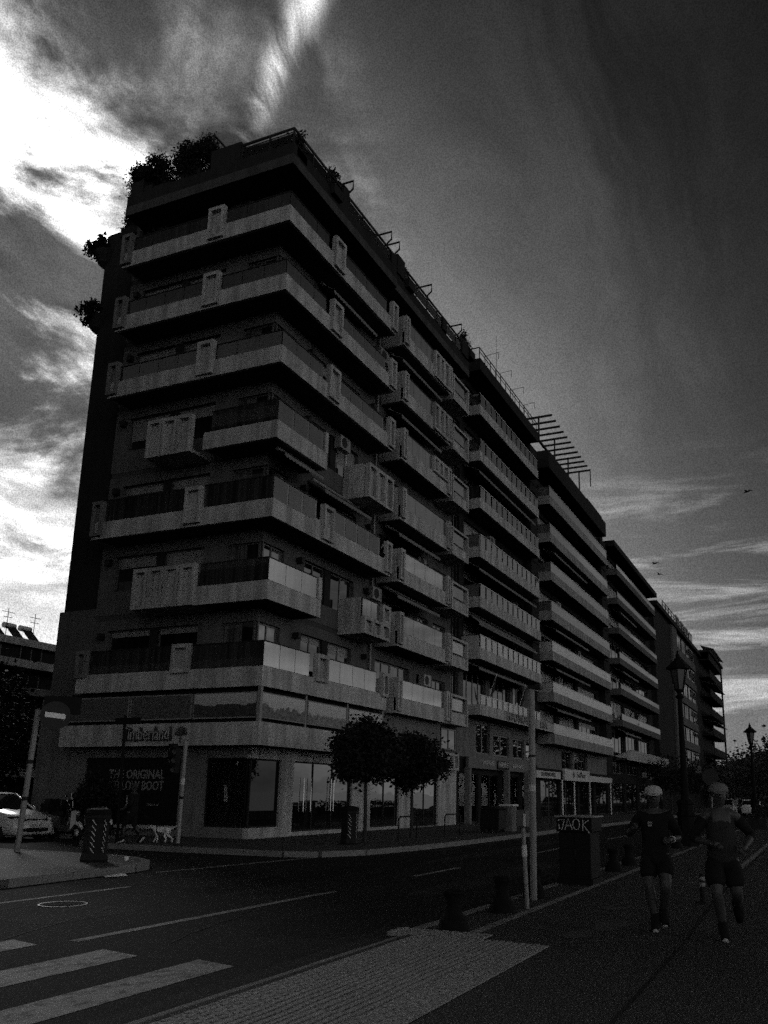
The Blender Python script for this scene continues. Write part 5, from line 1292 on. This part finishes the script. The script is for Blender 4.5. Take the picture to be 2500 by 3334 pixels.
# dog, side on, walking after its owner
dog = thing('dog', (20.95, 17.85, FAR), 'white shaggy dog with dark harness walking before the shop', 'dog'); dog.rotation_euler = (0, 0, math.atan2(1, -.2) - math.pi / 2); dog.scale = (.85, .85, .85)
DJ = {'rump': (0, -.26, .44, .095, .11), 'belly': (0, -.08, .44, .09, .115), 'chest': (0, .14, .43, .105, .15), 'neck': (0, .27, .50, .07, .08), 'head': (0, .37, .545, .07, .072), 'muzzle': (0, .46, .51, .042, .04), 'nose': (0, .505, .505, .024, .022),
      'tail1': (0, -.36, .49, .035), 'tail2': (0, -.48, .53, .028), 'tail3': (0, -.57, .60, .018)}
DE = [('rump', 'belly'), ('belly', 'chest'), ('chest', 'neck'), ('neck', 'head'), ('head', 'muzzle'), ('muzzle', 'nose'), ('rump', 'tail1'), ('tail1', 'tail2'), ('tail2', 'tail3')]
for s, q, dy in ((1, 'l', .10), (-1, 'r', -.08)):
    DJ['sho' + q] = (.06 * s, .16, .36, .055); DJ['elb' + q] = (.065 * s, .13 + dy * .4, .26, .04); DJ['wri' + q] = (.065 * s, .15 + dy, .12, .028); DJ['paw' + q] = (.065 * s, .19 + dy, .028, .028)
    DJ['hip' + q] = (.06 * s, -.25, .38, .075); DJ['sti' + q] = (.065 * s, -.20 - dy * .3, .27, .05); DJ['hoc' + q] = (.065 * s, -.33 - dy, .15, .028); DJ['pad' + q] = (.065 * s, -.29 - dy, .028, .028)
    DE += [('chest', 'sho' + q), ('sho' + q, 'elb' + q), ('elb' + q, 'wri' + q), ('wri' + q, 'paw' + q), ('rump', 'hip' + q), ('hip' + q, 'sti' + q), ('sti' + q, 'hoc' + q), ('hoc' + q, 'pad' + q)]
dm = skin_mesh('body', DJ, DE, 'belly'); de = MB()
for s in (1, -1): de.prism([(.05 * s, .35, .60), (.085 * s, .33, .56), (.09 * s, .37, .48), (.065 * s, .39, .55)], (.012 * s, 0, 0))
join_mb(dm, de); db = mesh_part('body', dm, 'fur_white', dog)
mesh_part('nose', MB().ball((0, .53, .51), .018, n=8, m=5).mesh('nose'), 'plastic_black', db)
for s in (1, -1): mesh_part('eye', MB().ball((.05 * s, .41, .57), .011, n=8, m=5).mesh('eye'), 'plastic_black', db)
mesh_part('harness', MB().tube([(0.13 * math.cos(a), .10 + .03 * math.sin(a), .43 + .165 * math.sin(a)) for a in [k * math.pi / 8 for k in range(17)]], .018, 6).mesh('harness'), 'cloth_black', dog)
top('dog_lead', MB().tube([(20.93, 17.99, .63), (20.9, 18.35, .80), (20.8, 18.6, 1.02)], .008, 5), 'cloth_black', 'thin dark lead between the walker and the white dog', 'lead')

# ------------------------------------------------------------------ vehicles
def loft(rings, close=True):
    mb = MB(); n = len(rings[0]); o = 0
    for r in rings: mb.v += [tuple(p) for p in r]
    for i in range(len(rings) - 1):
        for a in range(n):
            b = (a + 1) % n; mb.f.append((i * n + a, i * n + b, (i + 1) * n + b, (i + 1) * n + a))
    if close: mb.f.append(tuple(range(n - 1, -1, -1))); mb.f.append(tuple((len(rings) - 1) * n + a for a in range(n)))
    return mb
def hatchback(loc, heading, paint, label, group, emblem=False, detail=True):
    """hatchback; local y forward (front at y=+2.1), x to its left"""
    t = thing('parked_car' if detail else 'distant_car', loc, label, 'car', group); t.rotation_euler = (0, 0, heading)
    def ring(y, zb, zm, zs, zt, wb, wm, ws, wt):
        return [(-wb, y, zb), (-wm, y, zm), (-wm, y, (zm + zs) / 2), (-ws, y, zs), (-wt, y, zt), (0, y, zt + .012), (wt, y, zt), (ws, y, zs), (wm, y, (zm + zs) / 2), (wm, y, zm), (wb, y, zb), (0, y, zb)]
    rings = [ring(-2.08, .38, .5, .72, .86, .66, .76, .74, .66), ring(-2.0, .28, .45, .82, 1.0, .74, .85, .82, .72), ring(-1.3, .22, .42, .86, 1.0, .80, .89, .86, .74), ring(0.0, .2, .40, .86, .98, .80, .895, .87, .76),
             ring(.95, .2, .40, .84, .95, .80, .89, .86, .74), ring(1.35, .2, .42, .78, .88, .80, .885, .84, .70), ring(1.75, .2, .42, .70, .80, .78, .86, .80, .64), ring(1.98, .2, .40, .60, .70, .70, .78, .70, .56), ring(2.10, .24, .38, .50, .60, .56, .64, .58, .46)]
    me = loft(rings).mesh('body')
    bm = bmesh.new(); bm.from_mesh(me)
    bmesh.ops.subdivide_edges(bm, edges=bm.edges[:], cuts=1, use_grid_fill=True, smooth=.6); bm.to_mesh(me); bm.free()
    mesh_part('body', me, paint, t)
    gh = [[(-.74, -1.95, .98), (-.66, -1.75, 1.25), (.66, -1.75, 1.25), (.74, -1.95, .98)], [(-.78, -1.4, .97), (-.64, -1.35, 1.42), (.64, -1.35, 1.42), (.78, -1.4, .97)],
          [(-.79, -.3, .96), (-.63, -.35, 1.48), (.63, -.35, 1.48), (.79, -.3, .96)], [(-.78, .35, .95), (-.62, .15, 1.45), (.62, .15, 1.45), (.78, .35, .95)], [(-.74, 1.08, .93), (-.70, .98, .99), (.70, .98, .99), (.74, 1.08, .93)]]
    mesh_part('cabin_glass', loft(gh).mesh('cabin_glass'), 'car_glass', t, smooth=False)
    mesh_part('roof', MB().prism([(-.63, -1.55, 1.40), (.63, -1.55, 1.40), (.645, -.35, 1.485), (.63, .18, 1.45), (-.63, .18, 1.45), (-.645, -.35, 1.485)], (0, 0, .025)).mesh('roof'), paint, t, smooth=False)
    pil = MB()
    for s in (1, -1): pil.tube([(.63 * s, .15, 1.455), (.735 * s, 1.06, .955)], .03, 6); pil.tube([(.645 * s, -.35, 1.47), (.79 * s, -.28, .97)], .03, 6); pil.tube([(.66 * s, -1.4, 1.41), (.78 * s, -1.7, .97)], .06, 6)
    mesh_part('pillar', pil.mesh('pillar'), paint, t)
    for s in (1, -1):
        for y in (1.32, -1.28):
            w = mesh_part('wheel', MB().tube([(.70 * s, y, .31), (.885 * s, y, .31)], .315, 20).mesh('wheel'), 'rubber', t)
            mesh_part('rim', MB().tube([(.88 * s, y, .31), (.893 * s, y, .31)], .21, 16).mesh('rim'), 'metal_light', w)
        mesh_part('wheel_arch', MB().tube([(.888 * s, 1.32 + .36 * math.cos(a), .31 + .36 * math.sin(a)) for a in [k * math.pi / 10 for k in range(11)]], .02, 5).mesh('wheel_arch'), paint, t)
        m = mesh_part('mirror', MB().ball((.97 * s, .72, .99), .10, .06, .075, 10, 6).mesh('mirror'), paint, t)
        hl = mesh_part('headlight', MB().prism([(.40 * s, 1.99, .60), (.74 * s, 1.82, .64), (.80 * s, 1.68, .74), (.62 * s, 1.86, .75), (.42 * s, 1.99, .70)], (0.004 * s, .055, .012)).mesh('headlight'), 'plastic_black', t, smooth=False)
        for q, r in (((.55 * s, 1.995, .672), .055), ((.68 * s, 1.93, .682), .05)): mesh_part('lamp', MB().ball(q, r, r * .5, r, 12, 7).mesh('lamp'), 'lamp_lens', hl)
        mesh_part('fog_light', MB().box(.46 * s - .1, .46 * s + .1, 2.0, 2.075, .33, .42).mesh('fog_light'), 'plastic_black', t, smooth=False)
    gr = mesh_part('grille', MB().prism([(-.44, 2.045, .60), (.44, 2.045, .60), (.44, 2.02, .68), (-.44, 2.02, .68)], (0, .05, 0)).mesh('grille'), 'plastic_black', t, smooth=False)
    mesh_part('intake', MB().prism([(-.52, 2.07, .27), (.52, 2.07, .27), (.46, 2.085, .40), (-.46, 2.085, .40)], (0, .035, 0)).mesh('intake'), 'plastic_black', t, smooth=False)
    pl = mesh_part('number_plate', MB().box(-.26, .26, 2.11, 2.13, .425, .535).mesh('number_plate'), 'sign_light', t, smooth=False)
    if emblem:
        em = MB(); c = Vector((0, 2.10, .645))
        em.tube([c + Vector((.058 * math.cos(a), 0, .058 * math.sin(a))) for a in [k * math.pi / 8 for k in range(17)]], .007, 5)
        em.tube([c + Vector((-.03, 0, .05)), c + Vector((0, 0, .005)), c + Vector((.03, 0, .05))], .006, 4); em.tube([c + Vector((-.05, 0, .02)), c + Vector((-.025, 0, -.045)), c + Vector((0, 0, .0)), c + Vector((.025, 0, -.045)), c + Vector((.05, 0, .02))], .006, 4)
        mesh_part('emblem', em.mesh('emblem'), 'chrome', gr)
        tm = text_mesh('NXK 7270', .085, .002); tm.transform(Matrix(((-1, 0, 0, 0), (0, 0, 1, 2.131), (0, 1, 0, .48), (0, 0, 0, 1)))); mesh_part('plate_letters', tm, 'letter_dark', pl, smooth=False)
    return t
hatchback((21.75, 25.7, ROAD), math.atan2(-1, -.05) - math.pi / 2, 'car_paint', 'white hatchback facing the camera at the left edge of the view', None, True)
GC = 'cars far along the road'
hatchback((92, 8.6, ROAD), math.pi / 2, 'car_grey', 'grey car far along the road, left of the second lamp', GC, False, False)
hatchback((108, 8.0, ROAD), math.pi / 2, 'car_dark', 'dark car far along the road with light on its roof', GC, False, False)
hatchback((88, 5.9, ROAD), -math.pi / 2, 'car_paint', 'pale car at the far right edge behind the planter', GC, False, False)
def scooter(loc, heading, label):
    t = thing('parked_scooter', loc, label, 'scooter', 'scooters parked by the shop wall'); t.rotation_euler = (0, 0, heading)
    mesh_part('body', loft([[(-.06, .55, .55), (.06, .55, .55), (.05, .50, .95), (-.05, .50, .95)], [(-.20, .45, .30), (.20, .45, .30), (.18, .42, .92), (-.18, .42, .92)], [(-.16, .30, .25), (.16, .30, .25), (.10, .30, .42), (-.10, .30, .42)], [(-.17, -.15, .25), (.17, -.15, .25), (.12, -.12, .45), (-.12, -.12, .45)], [(-.17, -.25, .35), (.17, -.25, .35), (.14, -.25, .74), (-.14, -.25, .74)], [(-.10, -.85, .55), (.10, -.85, .55), (.09, -.88, .80), (-.09, -.88, .80)]]).mesh('body'), 'car_dark', t, smooth=False)
    mesh_part('seat', MB().tube([(0, -.22, .78), (0, -.5, .79), (0, -.82, .84)], [.12, .14, .09], 10).mesh('seat'), 'rubber', t)
    mesh_part('fender', MB().tube([(0, .55 + .27 * math.cos(a), .25 + .27 * math.sin(a)) for a in (.3, .8, 1.3, 1.8, 2.3)], [.05, .08, .09, .08, .05], 8).mesh('fender'), 'car_paint', t)
    mesh_part('handlebar', MB().tube([(-.34, .36, 1.02), (-.1, .46, 1.05), (.1, .46, 1.05), (.34, .36, 1.02)], .02, 6).tube([(0, .62, .3), (0, .46, 1.03)], .03, 6).mesh('handlebar'), 'metal_dark', t)
    for s in (1, -1): m = mesh_part('mirror', MB().tube([(.24 * s, .40, 1.05), (.30 * s, .36, 1.22)], .008, 4).ball((.31 * s, .35, 1.26), .06, .015, .045, 8, 5).mesh('mirror'), 'chrome', t)
    mesh_part('headlight', MB().ball((0, .55, .86), .09, .05, .075, 10, 6).mesh('headlight'), 'lamp_lens', t)
    mesh_part('windscreen', MB().prism([(-.2, .5, .98), (.2, .5, .98), (.14, .36, 1.36), (-.14, .36, 1.36)], (0, .012, 0)).mesh('windscreen'), 'car_glass', t, smooth=False)
    for y in (.6, -.62):
        w = mesh_part('wheel', MB().tube([(-.05, y, .22), (.05, y, .22)], .225, 16).mesh('wheel'), 'rubber', t); mesh_part('rim', MB().tube([(-.056, y, .22), (.056, y, .22)], .12, 12).mesh('rim'), 'metal_light', w)
    mesh_part('top_box', MB().box(-.2, .2, -1.15, -.80, .86, 1.15).mesh('top_box'), 'plastic_black', t, smooth=False)
    mesh_part('side_stand', MB().tube([(.1, -.1, .25), (.28, -.05, .01)], .015, 5).mesh('side_stand'), 'metal_dark', t)
for k, (x, y, a, lab) in enumerate(((23.0, 23.7, 3.05, 'scooter parked right beside the white car'), (23.85, 24.6, 2.95, 'scooter parked behind the potted bush'), (22.9, 26.4, 3.2, 'scooter parked farther back beside the white car'), (23.75, 23.3, 3.3, 'scooter parked against the shop wall beside the potted bush'))):
    scooter((x, y, ROAD if x < 23.3 else FAR), a, lab)
mn = thing('mannequin', (24.9, 18.5, .40), 'mannequin in a jacket behind the corner shop window', 'mannequin', 'mannequins in the corner window')
part('figure', MB().lathe([(.05, 0), (.05, .1), (.12, .75), (.17, .9), (.13, 1.1), (.19, 1.35), (.08, 1.47), (.055, 1.52), (.09, 1.62), (.085, 1.72), (.03, 1.78)], (24.9, 18.5, .40), 12), 'cloth_grey', mn, smooth=True); part('shirt_front', MB().prism([(24.76, 18.36, 1.25), (24.74, 18.42, 1.78), (24.74, 18.54, 1.78), (24.74, 18.5, 1.25)], (-.02, 0, 0)), 'cloth_white', mn); part('stand', MB().lathe([(.2, 0), (.2, .03)], (24.9, 18.5, .40), 14), 'metal_light', mn)
mo = copy_tree(mn, (25.4, 17.75, .40), -.6, None, 'mannequin nearer the sea-side pane of the corner window')
